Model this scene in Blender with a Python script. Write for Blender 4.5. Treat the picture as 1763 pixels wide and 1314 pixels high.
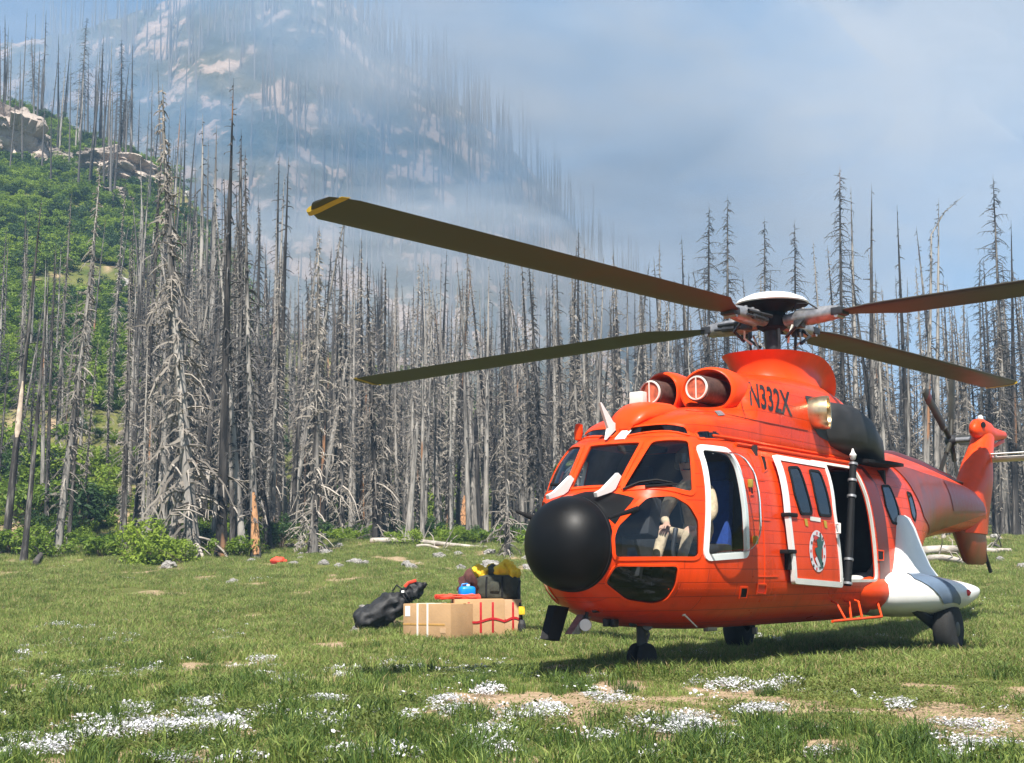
import bpy, bmesh, math, random
import numpy as np
from mathutils import Vector, Matrix, Euler
from mathutils.bvhtree import BVHTree
from mathutils.geometry import delaunay_2d_cdt

for o in list(bpy.data.objects):
    bpy.data.objects.remove(o, do_unlink=True)
SC = bpy.context.scene
COL = SC.collection
R = math.radians

# ------------------------------------------------------------------ camera
PIT, ROLL, FPX, CAMZ = 0.14395, -0.00667, 2375.0, 0.985
cd = bpy.data.cameras.new('camera')
cam = bpy.data.objects.new('camera', cd)
COL.objects.link(cam)
cd.sensor_fit = 'HORIZONTAL'
cd.sensor_width = 36.0
cd.lens = 36.0 * FPX / 1763.0
cd.clip_start, cd.clip_end = 0.1, 6000.0
cam.matrix_world = (Matrix.Translation((0, 0, CAMZ)) @ Matrix.Rotation(math.pi / 2 + PIT, 4, 'X')
                    @ Matrix.Rotation(ROLL, 4, 'Z'))
SC.camera = cam

# ------------------------------------------------------------------ sky and sun
SUN_EL, SUN_AZ = R(56.0), R(182.0)      # azimuth clockwise from +Y: behind the camera
w = bpy.data.worlds.new('World')
SC.world = w
w.use_nodes = True
wn, wl = w.node_tree.nodes, w.node_tree.links
wn.clear()
out = wn.new('ShaderNodeOutputWorld')
bg = wn.new('ShaderNodeBackground')
bg.inputs['Strength'].default_value = 0.05
sky = wn.new('ShaderNodeTexSky')
sky.sky_type = 'NISHITA'
sky.sun_disc = False
sky.sun_elevation = SUN_EL
sky.sun_rotation = SUN_AZ
sky.altitude = 1800
sky.dust_density = 1.0
tc = wn.new('ShaderNodeTexCoord')
mp = wn.new('ShaderNodeMapping')
mp.inputs['Scale'].default_value = (1.0, 1.0, 2.6)
mp.inputs['Location'].default_value = (0.35, 0.1, 0.3)
nz = wn.new('ShaderNodeTexNoise')
nz.inputs['Scale'].default_value = 2.6
nz.inputs['Detail'].default_value = 6.0
nz.inputs['Roughness'].default_value = 0.5
nz.inputs['Distortion'].default_value = 0.6
rp = wn.new('ShaderNodeValToRGB')
rp.color_ramp.elements[0].position = 0.42
rp.color_ramp.elements[0].color = (0, 0, 0, 1)
rp.color_ramp.elements[1].position = 0.62
rp.color_ramp.elements[1].color = (0.8, 0.8, 0.8, 1)
mx = wn.new('ShaderNodeMix')
mx.data_type = 'RGBA'
mx.inputs['B'].default_value = (6.0, 5.95, 5.95, 1)
wl.new(tc.outputs['Generated'], mp.inputs['Vector'])
wl.new(mp.outputs['Vector'], nz.inputs['Vector'])
wl.new(nz.outputs['Fac'], rp.inputs['Fac'])
wl.new(rp.outputs['Color'], mx.inputs['Factor'])
wl.new(sky.outputs['Color'], mx.inputs['A'])
wl.new(mx.outputs['Result'], bg.inputs['Color'])
wl.new(bg.outputs['Background'], out.inputs['Surface'])

sd = bpy.data.lights.new('sun', 'SUN')
sd.energy = 5.0
sd.angle = R(0.53)
sd.color = (1.0, 0.95, 0.87)
sun = bpy.data.objects.new('sun', sd)
COL.objects.link(sun)
sdir = Vector((math.sin(SUN_AZ) * math.cos(SUN_EL), math.cos(SUN_AZ) * math.cos(SUN_EL), math.sin(SUN_EL)))
sun.rotation_euler = sdir.to_track_quat('Z', 'Y').to_euler()
sun.location = sdir * 300

SC.view_settings.view_transform = 'Standard'
SC.view_settings.look = 'None'
SC.view_settings.gamma = 1.0
SC.view_settings.use_curve_mapping = False
SC.view_settings.exposure = 1.3
SC.cycles.use_denoising = True
SC.cycles.max_bounces = 8
SC.cycles.transparent_max_bounces = 16
SC.cycles.volume_bounces = 0

# ------------------------------------------------------------------ helpers
def wray(px, py):
    """direction (with y = 1) of the photo pixel, camera at (0,0,CAMZ)"""
    X = (px - 881.5) / FPX
    Y = (657.0 - py) / FPX
    X, Y = math.cos(ROLL) * X - math.sin(ROLL) * Y, math.sin(ROLL) * X + math.cos(ROLL) * Y
    d = Vector((X, math.cos(PIT) - Y * math.sin(PIT), math.sin(PIT) + Y * math.cos(PIT)))
    return d / d.y

def wpt(px, py, D):
    d = wray(px, py) * D
    return Vector((d.x, d.y, CAMZ + d.z))

def _hash(ix, iy, s):
    h = (ix.astype(np.int64) * 374761393 + iy.astype(np.int64) * 668265263 + s * 974634777) & 0xffffffff
    h = ((h ^ (h >> 13)) * 1274126177) & 0xffffffff
    return ((h ^ (h >> 16)) & 0xffffff) / float(0xffffff)

def vnoise(x, y, s=0):
    x = np.asarray(x, float); y = np.asarray(y, float)
    ix, iy = np.floor(x), np.floor(y)
    fx, fy = x - ix, y - iy
    fx, fy = fx * fx * (3 - 2 * fx), fy * fy * (3 - 2 * fy)
    a, b = _hash(ix, iy, s), _hash(ix + 1, iy, s)
    c, d = _hash(ix, iy + 1, s), _hash(ix + 1, iy + 1, s)
    return (a * (1 - fx) + b * fx) * (1 - fy) + (c * (1 - fx) + d * fx) * fy

def fbm(x, y, s=0, o=4, r=0.5):
    t, amp, n = 0.0, 1.0, 0.0
    x = np.asarray(x, float); y = np.asarray(y, float)
    for i in range(o):
        t = t + amp * vnoise(x, y, s + i * 17)
        n += amp; amp *= r; x = x * 2.03 + 5.1; y = y * 2.03 + 1.7
    return t / n

def pchip(xs, ys, x):
    """monotone cubic interpolation"""
    xs = np.asarray(xs, float); ys = np.asarray(ys, float)
    h = np.diff(xs); dl = np.diff(ys) / h
    m = np.zeros(len(xs)); m[0], m[-1] = dl[0], dl[-1]
    for i in range(1, len(xs) - 1):
        if dl[i - 1] * dl[i] > 0:
            w1, w2 = 2 * h[i] + h[i - 1], h[i] + 2 * h[i - 1]
            m[i] = (w1 + w2) / (w1 / dl[i - 1] + w2 / dl[i])
    x = np.clip(np.asarray(x, float), xs[0], xs[-1])
    k = np.clip(np.searchsorted(xs, x) - 1, 0, len(h) - 1)
    t = (x - xs[k]) / h[k]
    return ((1 + 2 * t) * (1 - t) ** 2 * ys[k] + t * (1 - t) ** 2 * h[k] * m[k]
            + t * t * (3 - 2 * t) * ys[k + 1] + t * t * (t - 1) * h[k] * m[k + 1])

def tag(o, label=None, cat=None, group=None, kind=None):
    if label: o['label'] = label
    if cat: o['category'] = cat
    if group: o['group'] = group
    if kind: o['kind'] = kind
    return o

def empty(name, loc=(0, 0, 0), rz=0.0, parent=None):
    o = bpy.data.objects.new(name, None)
    o.empty_display_size = 0.2
    o.location = loc
    o.rotation_euler = (0, 0, rz)
    COL.objects.link(o)
    if parent: o.parent = parent
    return o

def place(name, me, parent=None, loc=None):
    o = bpy.data.objects.new(name, me)
    COL.objects.link(o)
    if parent: o.parent = parent
    if loc is not None: o.location = loc
    return o

def smooth_mesh(me, angle=40):
    me.polygons.foreach_set('use_smooth', [True] * len(me.polygons))
    try:
        me.set_sharp_from_angle(angle=R(angle))
    except Exception:
        pass

def basis(d):
    d = Vector(d).normalized()
    a = Vector((0, 0, 1)) if abs(d.z) < 0.9 else Vector((1, 0, 0))
    u = d.cross(a).normalized()
    return d, u, d.cross(u).normalized()

class MB:
    """collects shapes into one mesh"""
    def __init__(self):
        self.v, self.f, self.m = [], [], []
        self.mi = 0
    def add(self, vs, fs):
        o = len(self.v)
        self.v.extend([tuple(p) for p in vs])
        for f in fs:
            self.f.append(tuple(i + o for i in f)); self.m.append(self.mi)
        return self
    def box(self, c, s, rot=None, bev=0.0):
        hx, hy, hz = s[0] / 2, s[1] / 2, s[2] / 2
        M = rot if isinstance(rot, Matrix) else (Euler(rot).to_matrix() if rot else Matrix.Identity(3))
        if bev <= 0:
            vs = [Vector((x, y, z)) for x in (-hx, hx) for y in (-hy, hy) for z in (-hz, hz)]
            fs = [(0, 1, 3, 2), (4, 6, 7, 5), (0, 4, 5, 1), (2, 3, 7, 6), (0, 2, 6, 4), (1, 5, 7, 3)]
        else:
            bm = bmesh.new()
            bmesh.ops.create_cube(bm, size=1.0)
            for q in bm.verts: q.co = Vector((q.co.x * s[0], q.co.y * s[1], q.co.z * s[2]))
            bmesh.ops.bevel(bm, geom=list(bm.edges), offset=bev, segments=2, affect='EDGES', profile=0.6)
            bm.verts.index_update()
            vs = [q.co.copy() for q in bm.verts]; fs = [[q.index for q in f.verts] for f in bm.faces]
            bm.free()
        c = Vector(c)
        return self.add([M @ p + c for p in vs], fs)
    def tube(self, pts, rad, n=6, cap=True, closed=False, flat=1.0, up=None):
        pts = [Vector(p) for p in pts]
        if not hasattr(rad, '__len__'): rad = [rad] * len(pts)
        vs, fs = [], []
        L = len(pts)
        pu = None
        for i, p in enumerate(pts):
            if closed: d = pts[(i + 1) % L] - pts[i - 1]
            else: d = pts[min(i + 1, L - 1)] - pts[max(i - 1, 0)]
            if d.length < 1e-9: d = Vector((0, 0, 1))
            d.normalize()
            if up is not None: u = Vector(up)
            elif pu is None: u = basis(d)[1]
            else: u = pu
            u = (u - d * u.dot(d))
            u = u.normalized() if u.length > 1e-6 else basis(d)[1]
            pu = u
            v = d.cross(u)
            for k in range(n):
                a = 2 * math.pi * k / n + (math.pi / 4 if n == 4 else 0)
                vs.append(p + (u * math.cos(a) * flat + v * math.sin(a)) * rad[i])
        for i in range(L if closed else L - 1):
            j = (i + 1) % L
            for k in range(n):
                fs.append((i * n + k, i * n + (k + 1) % n, j * n + (k + 1) % n, j * n + k))
        if cap and not closed:
            fs.append(tuple(range(n - 1, -1, -1))); fs.append(tuple((L - 1) * n + k for k in range(n)))
        return self.add(vs, fs)
    def lathe(self, prof, n=24, c=(0, 0, 0), axis=(0, 0, 1), cap=True):
        """prof: list of (radius, height along axis)"""
        d, u, v = basis(axis); c = Vector(c)
        vs, fs = [], []
        for r, h in prof:
            for k in range(n):
                a = 2 * math.pi * k / n
                vs.append(c + d * h + (u * math.cos(a) + v * math.sin(a)) * r)
        for i in range(len(prof) - 1):
            for k in range(n):
                fs.append((i * n + k, i * n + (k + 1) % n, (i + 1) * n + (k + 1) % n, (i + 1) * n + k))
        if cap:
            if prof[0][0] > 1e-6: fs.append(tuple(range(n - 1, -1, -1)))
            if prof[-1][0] > 1e-6: fs.append(tuple((len(prof) - 1) * n + k for k in range(n)))
        return self.add(vs, fs)
    def rings(self, rs, cap0=True, cap1=True, loop=True):
        """rs: list of equally long point rings"""
        n = len(rs[0]); vs = [p for r in rs for p in r]; fs = []
        for i in range(len(rs) - 1):
            for k in range(n if loop else n - 1):
                fs.append((i * n + k, i * n + (k + 1) % n, (i + 1) * n + (k + 1) % n, (i + 1) * n + k))
        if cap0: fs.append(tuple(range(n - 1, -1, -1)))
        if cap1: fs.append(tuple((len(rs) - 1) * n + k for k in range(n)))
        return self.add(vs, fs)
    def mesh(self, name, mats, smooth=40):
        me = bpy.data.meshes.new(name)
        me.from_pydata(self.v, [], self.f)
        for m in (mats if isinstance(mats, (list, tuple)) else [mats]): me.materials.append(m)
        if any(self.m): me.polygons.foreach_set('material_index', self.m)
        bm = bmesh.new(); bm.from_mesh(me)
        bmesh.ops.recalc_face_normals(bm, faces=bm.faces)
        bm.to_mesh(me); bm.free()
        if smooth: smooth_mesh(me, smooth)
        me.update()
        return me
    def build(self, name, mats, parent=None, smooth=40, loc=None):
        return place(name, self.mesh(name, mats, smooth), parent, loc)

# ------------------------------------------------------------------ materials
def nmat(name):
    m = bpy.data.materials.new(name)
    m.use_nodes = True
    nt = m.node_tree
    b = nt.nodes['Principled BSDF']
    return m, nt, b

def mat(name, col, rough=0.6, metal=0.0, var=0.15, scale=8.0, bump=0.0, bscale=None, coat=0.0, spec=None, coord='Object', detail=5):
    m, nt, b = nmat(name)
    t = nt.nodes.new('ShaderNodeTexCoord')
    n = nt.nodes.new('ShaderNodeTexNoise')
    n.inputs['Scale'].default_value = scale
    n.inputs['Detail'].default_value = detail
    nt.links.new(t.outputs[coord], n.inputs['Vector'])
    r = nt.nodes.new('ShaderNodeValToRGB')
    r.color_ramp.elements[0].position, r.color_ramp.elements[1].position = 0.3, 0.7
    c = np.array(col)
    r.color_ramp.elements[0].color = (*(c * (1 - var)), 1)
    r.color_ramp.elements[1].color = (*np.clip(c * (1 + var), 0, 1), 1)
    nt.links.new(n.outputs['Fac'], r.inputs['Fac'])
    nt.links.new(r.outputs['Color'], b.inputs['Base Color'])
    mr = nt.nodes.new('ShaderNodeMapRange')
    mr.inputs['To Min'].default_value = max(rough - 0.08, 0.02)
    mr.inputs['To Max'].default_value = min(rough + 0.1, 1)
    nt.links.new(n.outputs['Fac'], mr.inputs['Value'])
    nt.links.new(mr.outputs['Result'], b.inputs['Roughness'])
    b.inputs['Metallic'].default_value = metal
    if coat: b.inputs['Coat Weight'].default_value = coat; b.inputs['Coat Roughness'].default_value = 0.08
    if spec is not None: b.inputs['Specular IOR Level'].default_value = spec
    if bump:
        n2 = nt.nodes.new('ShaderNodeTexNoise')
        n2.inputs['Scale'].default_value = bscale or scale * 4
        n2.inputs['Detail'].default_value = 6
        nt.links.new(t.outputs[coord], n2.inputs['Vector'])
        bp = nt.nodes.new('ShaderNodeBump')
        bp.inputs['Strength'].default_value = bump
        bp.inputs['Distance'].default_value = 0.02
        nt.links.new(n2.outputs['Fac'], bp.inputs['Height'])
        nt.links.new(bp.outputs['Normal'], b.inputs['Normal'])
    return m

def leafmat(name, c1, c2, trans=0.35, scale=1.5, rough=0.55):
    """leaf or grass: colour varies from clump to clump, some light passes through"""
    m, nt, b = nmat(name)
    oi = nt.nodes.new('ShaderNodeObjectInfo')
    ge = nt.nodes.new('ShaderNodeNewGeometry')
    n = nt.nodes.new('ShaderNodeTexNoise')
    n.inputs['Scale'].default_value = scale
    n.inputs['Detail'].default_value = 4
    nt.links.new(ge.outputs['Position'], n.inputs['Vector'])
    a1 = nt.nodes.new('ShaderNodeMath'); a1.operation = 'MULTIPLY_ADD'
    a1.inputs[1].default_value = 0.45; a1.inputs[2].default_value = -0.22
    nt.links.new(oi.outputs['Random'], a1.inputs[0])
    a2 = nt.nodes.new('ShaderNodeMath'); a2.operation = 'ADD'
    nt.links.new(n.outputs['Fac'], a2.inputs[0]); nt.links.new(a1.outputs[0], a2.inputs[1])
    a3 = nt.nodes.new('ShaderNodeMath'); a3.operation = 'MULTIPLY_ADD'
    a3.inputs[1].default_value = 0.35
    nt.links.new(ge.outputs['Random Per Island'], a3.inputs[0]); nt.links.new(a2.outputs[0], a3.inputs[2])
    r = nt.nodes.new('ShaderNodeValToRGB')
    r.color_ramp.elements[0].position, r.color_ramp.elements[1].position = 0.35, 0.95
    r.color_ramp.elements[0].color = (*c1, 1); r.color_ramp.elements[1].color = (*c2, 1)
    nt.links.new(a3.outputs[0], r.inputs['Fac'])
    nt.links.new(r.outputs['Color'], b.inputs['Base Color'])
    b.inputs['Roughness'].default_value = rough
    b.inputs['Specular IOR Level'].default_value = 0.3
    tr = nt.nodes.new('ShaderNodeBsdfTranslucent')
    nt.links.new(r.outputs['Color'], tr.inputs['Color'])
    mx = nt.nodes.new('ShaderNodeMixShader')
    mx.inputs[0].default_value = trans
    nt.links.new(b.outputs[0], mx.inputs[1]); nt.links.new(tr.outputs[0], mx.inputs[2])
    nt.links.new(mx.outputs[0], nt.nodes['Material Output'].inputs['Surface'])
    return m

def orange_paint():
    m, nt, b = nmat('orange_paint')
    t = nt.nodes.new('ShaderNodeTexCoord')
    n = nt.nodes.new('ShaderNodeTexNoise'); n.inputs['Scale'].default_value = 1.7; n.inputs['Detail'].default_value = 7
    nt.links.new(t.outputs['Object'], n.inputs['Vector'])
    r = nt.nodes.new('ShaderNodeValToRGB')
    r.color_ramp.elements[0].position, r.color_ramp.elements[1].position = 0.3, 0.72
    r.color_ramp.elements[0].color = (0.62, 0.040, 0.004, 1); r.color_ramp.elements[1].color = (0.72, 0.058, 0.006, 1)
    nt.links.new(n.outputs['Fac'], r.inputs['Fac'])
    # sheet-metal seams and rivet rows as fine relief
    mp = nt.nodes.new('ShaderNodeMapping'); mp.inputs['Rotation'].default_value = (math.pi / 2, 0, 0)
    nt.links.new(t.outputs['Object'], mp.inputs['Vector'])
    bk = nt.nodes.new('ShaderNodeTexBrick')
    bk.inputs['Scale'].default_value = 1.0
    bk.inputs['Mortar Size'].default_value = 0.006
    bk.inputs['Mortar Smooth'].default_value = 0.3
    bk.inputs['Brick Width'].default_value = 0.83
    bk.inputs['Row Height'].default_value = 0.137
    bk.offset = 0.37
    nt.links.new(mp.outputs['Vector'], bk.inputs['Vector'])
    dk = nt.nodes.new('ShaderNodeMix'); dk.data_type = 'RGBA'
    dk.inputs['B'].default_value = (0.33, 0.022, 0.004, 1)
    mm = nt.nodes.new('ShaderNodeMath'); mm.operation = 'MULTIPLY'; mm.inputs[1].default_value = 0.7
    nt.links.new(bk.outputs['Fac'], mm.inputs[0])
    nt.links.new(mm.outputs[0], dk.inputs['Factor'])
    nt.links.new(r.outputs['Color'], dk.inputs['A'])
    # oil and soot streaks running down the flank
    ms = nt.nodes.new('ShaderNodeMapping'); ms.inputs['Scale'].default_value = (5.5, 5.5, .55)
    nt.links.new(t.outputs['Object'], ms.inputs['Vector'])
    ns = nt.nodes.new('ShaderNodeTexNoise'); ns.inputs['Scale'].default_value = 1.0; ns.inputs['Detail'].default_value = 6
    nt.links.new(ms.outputs['Vector'], ns.inputs['Vector'])
    rs_ = nt.nodes.new('ShaderNodeValToRGB'); rs_.color_ramp.elements[0].position, rs_.color_ramp.elements[1].position = .55, .80
    rs_.color_ramp.elements[1].color = (.5, .5, .5, 1); nt.links.new(ns.outputs['Fac'], rs_.inputs['Fac'])
    d2 = nt.nodes.new('ShaderNodeMix'); d2.data_type = 'RGBA'; d2.inputs['B'].default_value = (0.22, 0.020, 0.006, 1)
    nt.links.new(rs_.outputs['Color'], d2.inputs['Factor']); nt.links.new(dk.outputs['Result'], d2.inputs['A'])
    nt.links.new(d2.outputs['Result'], b.inputs['Base Color'])
    bp = nt.nodes.new('ShaderNodeBump'); bp.inputs['Strength'].default_value = 0.5; bp.inputs['Distance'].default_value = 0.006; bp.invert = True
    nt.links.new(bk.outputs['Fac'], bp.inputs['Height'])
    n2 = nt.nodes.new('ShaderNodeTexNoise'); n2.inputs['Scale'].default_value = 5; n2.inputs['Detail'].default_value = 2
    nt.links.new(t.outputs['Object'], n2.inputs['Vector'])
    b2 = nt.nodes.new('ShaderNodeBump'); b2.inputs['Strength'].default_value = 0.10; b2.inputs['Distance'].default_value = 0.03
    nt.links.new(n2.outputs['Fac'], b2.inputs['Height'])
    nt.links.new(bp.outputs['Normal'], b2.inputs['Normal'])
    nt.links.new(b2.outputs['Normal'], b.inputs['Normal'])
    mr = nt.nodes.new('ShaderNodeMapRange'); mr.inputs['To Min'].default_value = 0.2; mr.inputs['To Max'].default_value = 0.42
    nt.links.new(n.outputs['Fac'], mr.inputs['Value']); nt.links.new(mr.outputs['Result'], b.inputs['Roughness'])
    b.inputs['Coat Weight'].default_value = 0.04; b.inputs['Coat Roughness'].default_value = 0.15
    b.inputs['Specular IOR Level'].default_value = 0.18
    return m

def glass(name, tint, trans, rough=0.03, ior=1.45):
    m, nt, b = nmat(name)
    nt.nodes.remove(b)
    tr = nt.nodes.new('ShaderNodeBsdfTransparent'); tr.inputs['Color'].default_value = (*tint, 1)
    gl = nt.nodes.new('ShaderNodeBsdfGlossy'); gl.inputs['Roughness'].default_value = rough
    gl.inputs['Color'].default_value = (0.9, 0.95, 1.0, 1)
    fr = nt.nodes.new('ShaderNodeFresnel'); fr.inputs['IOR'].default_value = ior
    ad = nt.nodes.new('ShaderNodeMath'); ad.operation = 'MULTIPLY_ADD'
    ad.inputs[1].default_value = 1.0; ad.inputs[2].default_value = 1 - trans
    nt.links.new(fr.outputs[0], ad.inputs[0])
    mx = nt.nodes.new('ShaderNodeMixShader')
    nt.links.new(ad.outputs[0], mx.inputs[0])
    nt.links.new(tr.outputs[0], mx.inputs[1]); nt.links.new(gl.outputs[0], mx.inputs[2])
    nt.links.new(mx.outputs[0], nt.nodes['Material Output'].inputs['Surface'])
    return m

M = {}
M['orange'] = orange_paint()
M['orange_plain'] = mat('orange_trim_paint', (0.70, 0.056, 0.006), 0.38, var=0.08, coat=0.03, spec=0.18)
M['black'] = mat('black_radome_paint', (0.003, 0.003, 0.0034), 0.46, var=0.3, scale=5, bump=0.03, bscale=60, spec=0.2)
M['matt_black'] = mat('matt_black', (0.006, 0.006, 0.007), 0.7, var=0.4, scale=6, spec=0.25)
M['white'] = mat('white_paint', (0.74, 0.74, 0.72), 0.35, var=0.05, scale=4, coat=0.2)
M['dirty_white'] = mat('dirty_white_paint', (0.62, 0.60, 0.55), 0.45, var=0.14, scale=5)
M['bluegrey'] = mat('blue_grey_paint', (0.10, 0.14, 0.20), 0.35, var=0.15, scale=5, coat=0.2)
M['grey_metal'] = mat('grey_metal', (0.30, 0.30, 0.31), 0.4, metal=0.6, var=0.3, scale=14)
M['dark_metal'] = mat('dark_metal', (0.035, 0.036, 0.04), 0.45, metal=0.4, var=0.4, scale=10)
M['gold_metal'] = mat('heat_tinted_steel', (0.55, 0.43, 0.26), 0.3, metal=0.95, var=0.3, scale=9)
M['blade'] = mat('rotor_blade_paint', (0.030, 0.027, 0.018), 0.5, var=0.35, scale=3)
M['yellow_paint'] = mat('yellow_paint', (0.42, 0.28, 0.02), 0.5, var=0.15)
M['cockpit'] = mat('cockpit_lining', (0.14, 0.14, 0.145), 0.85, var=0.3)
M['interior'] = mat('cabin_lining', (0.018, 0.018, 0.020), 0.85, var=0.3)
M['panelgrey'] = mat('instrument_grey', (0.03, 0.03, 0.033), 0.7, var=0.3)
M['seatblue'] = mat('blue_seat_cover', (0.014, 0.05, 0.24), 0.9, var=0.2, scale=20, bump=0.2)
M['rubber'] = mat('tyre_rubber', (0.012, 0.012, 0.012), 0.85, var=0.3, scale=20, bump=0.2)
M['glass'] = glass('cockpit_glass', (0.88, 0.93, 0.96), 0.99)
M['darkglass'] = glass('smoked_glass', (0.16, 0.17, 0.18), 0.985)
M['bubble'] = glass('bubble_plexiglass', (0.93, 0.96, 0.97), 0.995, 0.02, 1.22)
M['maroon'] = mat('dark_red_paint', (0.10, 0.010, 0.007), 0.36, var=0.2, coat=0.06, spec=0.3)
M['brownred'] = mat('shade_and_seam_orange', (0.20, 0.024, 0.006), 0.36, var=0.35, scale=2.5, coat=0.08, spec=0.3)  # darkened orange: painted shade on boom side and ventral fin, also seam lines
M['soot'] = mat('soot_black_cowl', (0.018, 0.018, 0.019), 0.55, var=0.5, scale=4)
M['lamp'] = mat('lamp_glass', (0.85, 0.86, 0.88), 0.12, var=0.05)
M['red'] = mat('red_lens', (0.7, 0.02, 0.02), 0.2, var=0.1)
M['mesh'] = mat('intake_filter_mesh', (0.10, 0.055, 0.045), 0.6, metal=0.4, var=0.4, scale=30)
M['intakecover'] = mat('orange_intake_face', (0.42, 0.09, 0.04), 0.7, var=0.5, scale=14)
M['skin'] = mat('skin', (0.52, 0.30, 0.21), 0.55, var=0.1, scale=20)
M['tan'] = mat('tan_flight_suit', (0.47, 0.355, 0.23), 0.9, var=0.2, scale=18, bump=0.5, bscale=30)
M['helmet'] = mat('helmet_black', (0.02, 0.02, 0.022), 0.3, var=0.2, coat=0.3)
M['emgreen'] = mat('emblem_dark_green', (0.015, 0.07, 0.06), 0.4, var=0.1)
M['emred'] = mat('emblem_red', (0.5, 0.03, 0.03), 0.4, var=0.1)
M['emgrey'] = mat('emblem_pale_grey', (0.60, 0.58, 0.62), 0.4, var=0.08, scale=30)
M['letter'] = mat('black_lettering', (0.012, 0.011, 0.012), 0.45, var=0.2)
# ================================================================== terrain
RPX = [-420, -300, 0, 60, 130, 200, 260, 310, 345, 400, 450, 560, 650, 720, 800, 900, 1100, 1400, 1763, 2200]
RPY = [120, 140, 185, 207, 236, 262, 292, 335, 405, 490, 560, 600, 622, 650, 700, 760, 820, 850, 860, 860]
RD = [175, 172, 168, 166, 163, 160, 156, 150, 142, 134, 128, 126, 126, 125, 124, 122, 120, 118, 118, 118]
RU = (np.array(RPX) - 881.5) / FPX
RZ = np.array([CAMZ + wray(881.5 + u * FPX, y).z * d for u, y, d in zip(RU, RPY, RD)])
RP = np.interp(RU, [-.6, -.30, -.24, -.18, .0, .5], [1.25, 1.25, 1.4, 2.0, 2.3, 2.0])

def ground_z(X, Y):
    X = np.asarray(X, float); Y = np.asarray(Y, float)
    u = np.clip(X / np.maximum(Y, 1.0), RU[0], RU[-1])
    s = np.clip((Y - 20.0) / 34.0, 0, 1)
    zb = 2.6 * s ** 1.35
    zb = zb + .10 * (fbm(X * .12, Y * .12, 3, 3) - .5) * np.clip((np.hypot(X, Y) - 3) / 10, 0, 1) + .11 * (fbm(X * .9, Y * .9, 9, 4) - .5)
    dr = np.interp(u, RU, RD); zr = np.interp(u, RU, RZ); pw = np.interp(u, RU, RP)
    t = np.clip((Y - 52.0) / (dr - 52.0), 0, 1)
    hill = (zr - 2.65) * t ** pw
    rough = (fbm(X * .06, Y * .06, 21, 4) - .5) * 7.0 * t * (1 - t * .6) * np.clip((zr - 8) / 25, .15, 1)
    back = np.clip(Y - dr, 0, 80)
    z = zb + hill + rough * (Y > 52) - np.minimum(back * .45, np.maximum(zr - 6, 0)) * (Y > 52)
    return z

def gz(x, y): return float(ground_z(np.array([x]), np.array([y]))[0])

def ground_hit(px, py, d0=6.0, d1=400.0):
    """where the ray of a photo pixel meets the ground"""
    d = wray(px, py)
    D = np.geomspace(d0, d1, 1500)
    z = ground_z(d.x * D, D) - (CAMZ + d.z * D)
    k = np.argmax(z > 0)
    if z[k] <= 0: k = len(D) - 1
    return Vector((d.x * D[k], D[k], gz(d.x * D[k], D[k])))

def soil_mask(X, Y):
    """1 = bare soil, 0 = turf"""
    n = fbm(X * 1.05, Y * .42, 40, 4)
    n2 = fbm(X * 3.6, Y * 1.7, 51, 3)
    d = np.hypot(X, Y)
    bias = np.interp(d, [6, 9, 12, 14.5, 18, 30, 45, 60, 66], [.125, .115, .095, .04, -.045, -.115, -.08, .0, -.10])
    bias = bias + np.clip(X / np.maximum(Y, 1), -.35, .35) * .12 * np.clip((16 - d) / 6, 0, 1)
    return np.clip((n * .62 + n2 * .38 + bias - .50) / .07, 0, 1)

def grid_sheet(name, xs, ys_or_none, m, polar=None, zf=None, attrs=None):
    A, Rr = polar
    aa, rr = np.meshgrid(A, Rr)
    X, Y = np.sin(aa) * rr, np.cos(aa) * rr
    Z = zf(X, Y)
    n, k = Z.shape
    V = np.stack([X, Y, Z], -1).reshape(-1, 3)
    i = np.arange(n - 1)[:, None] * k + np.arange(k - 1)[None]
    F = np.stack([i, i + 1, i + k + 1, i + k], -1).reshape(-1, 4)
    me = bpy.data.meshes.new(name)
    me.from_pydata(V.tolist(), [], F.tolist())
    me.materials.append(m)
    if attrs:
        for nm, fn in attrs.items():
            at = me.attributes.new(nm, 'FLOAT', 'POINT')
            at.data.foreach_set('value', fn(X, Y, Z).reshape(-1).astype(np.float32))
    smooth_mesh(me, 180)
    return place(name, me)

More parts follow.
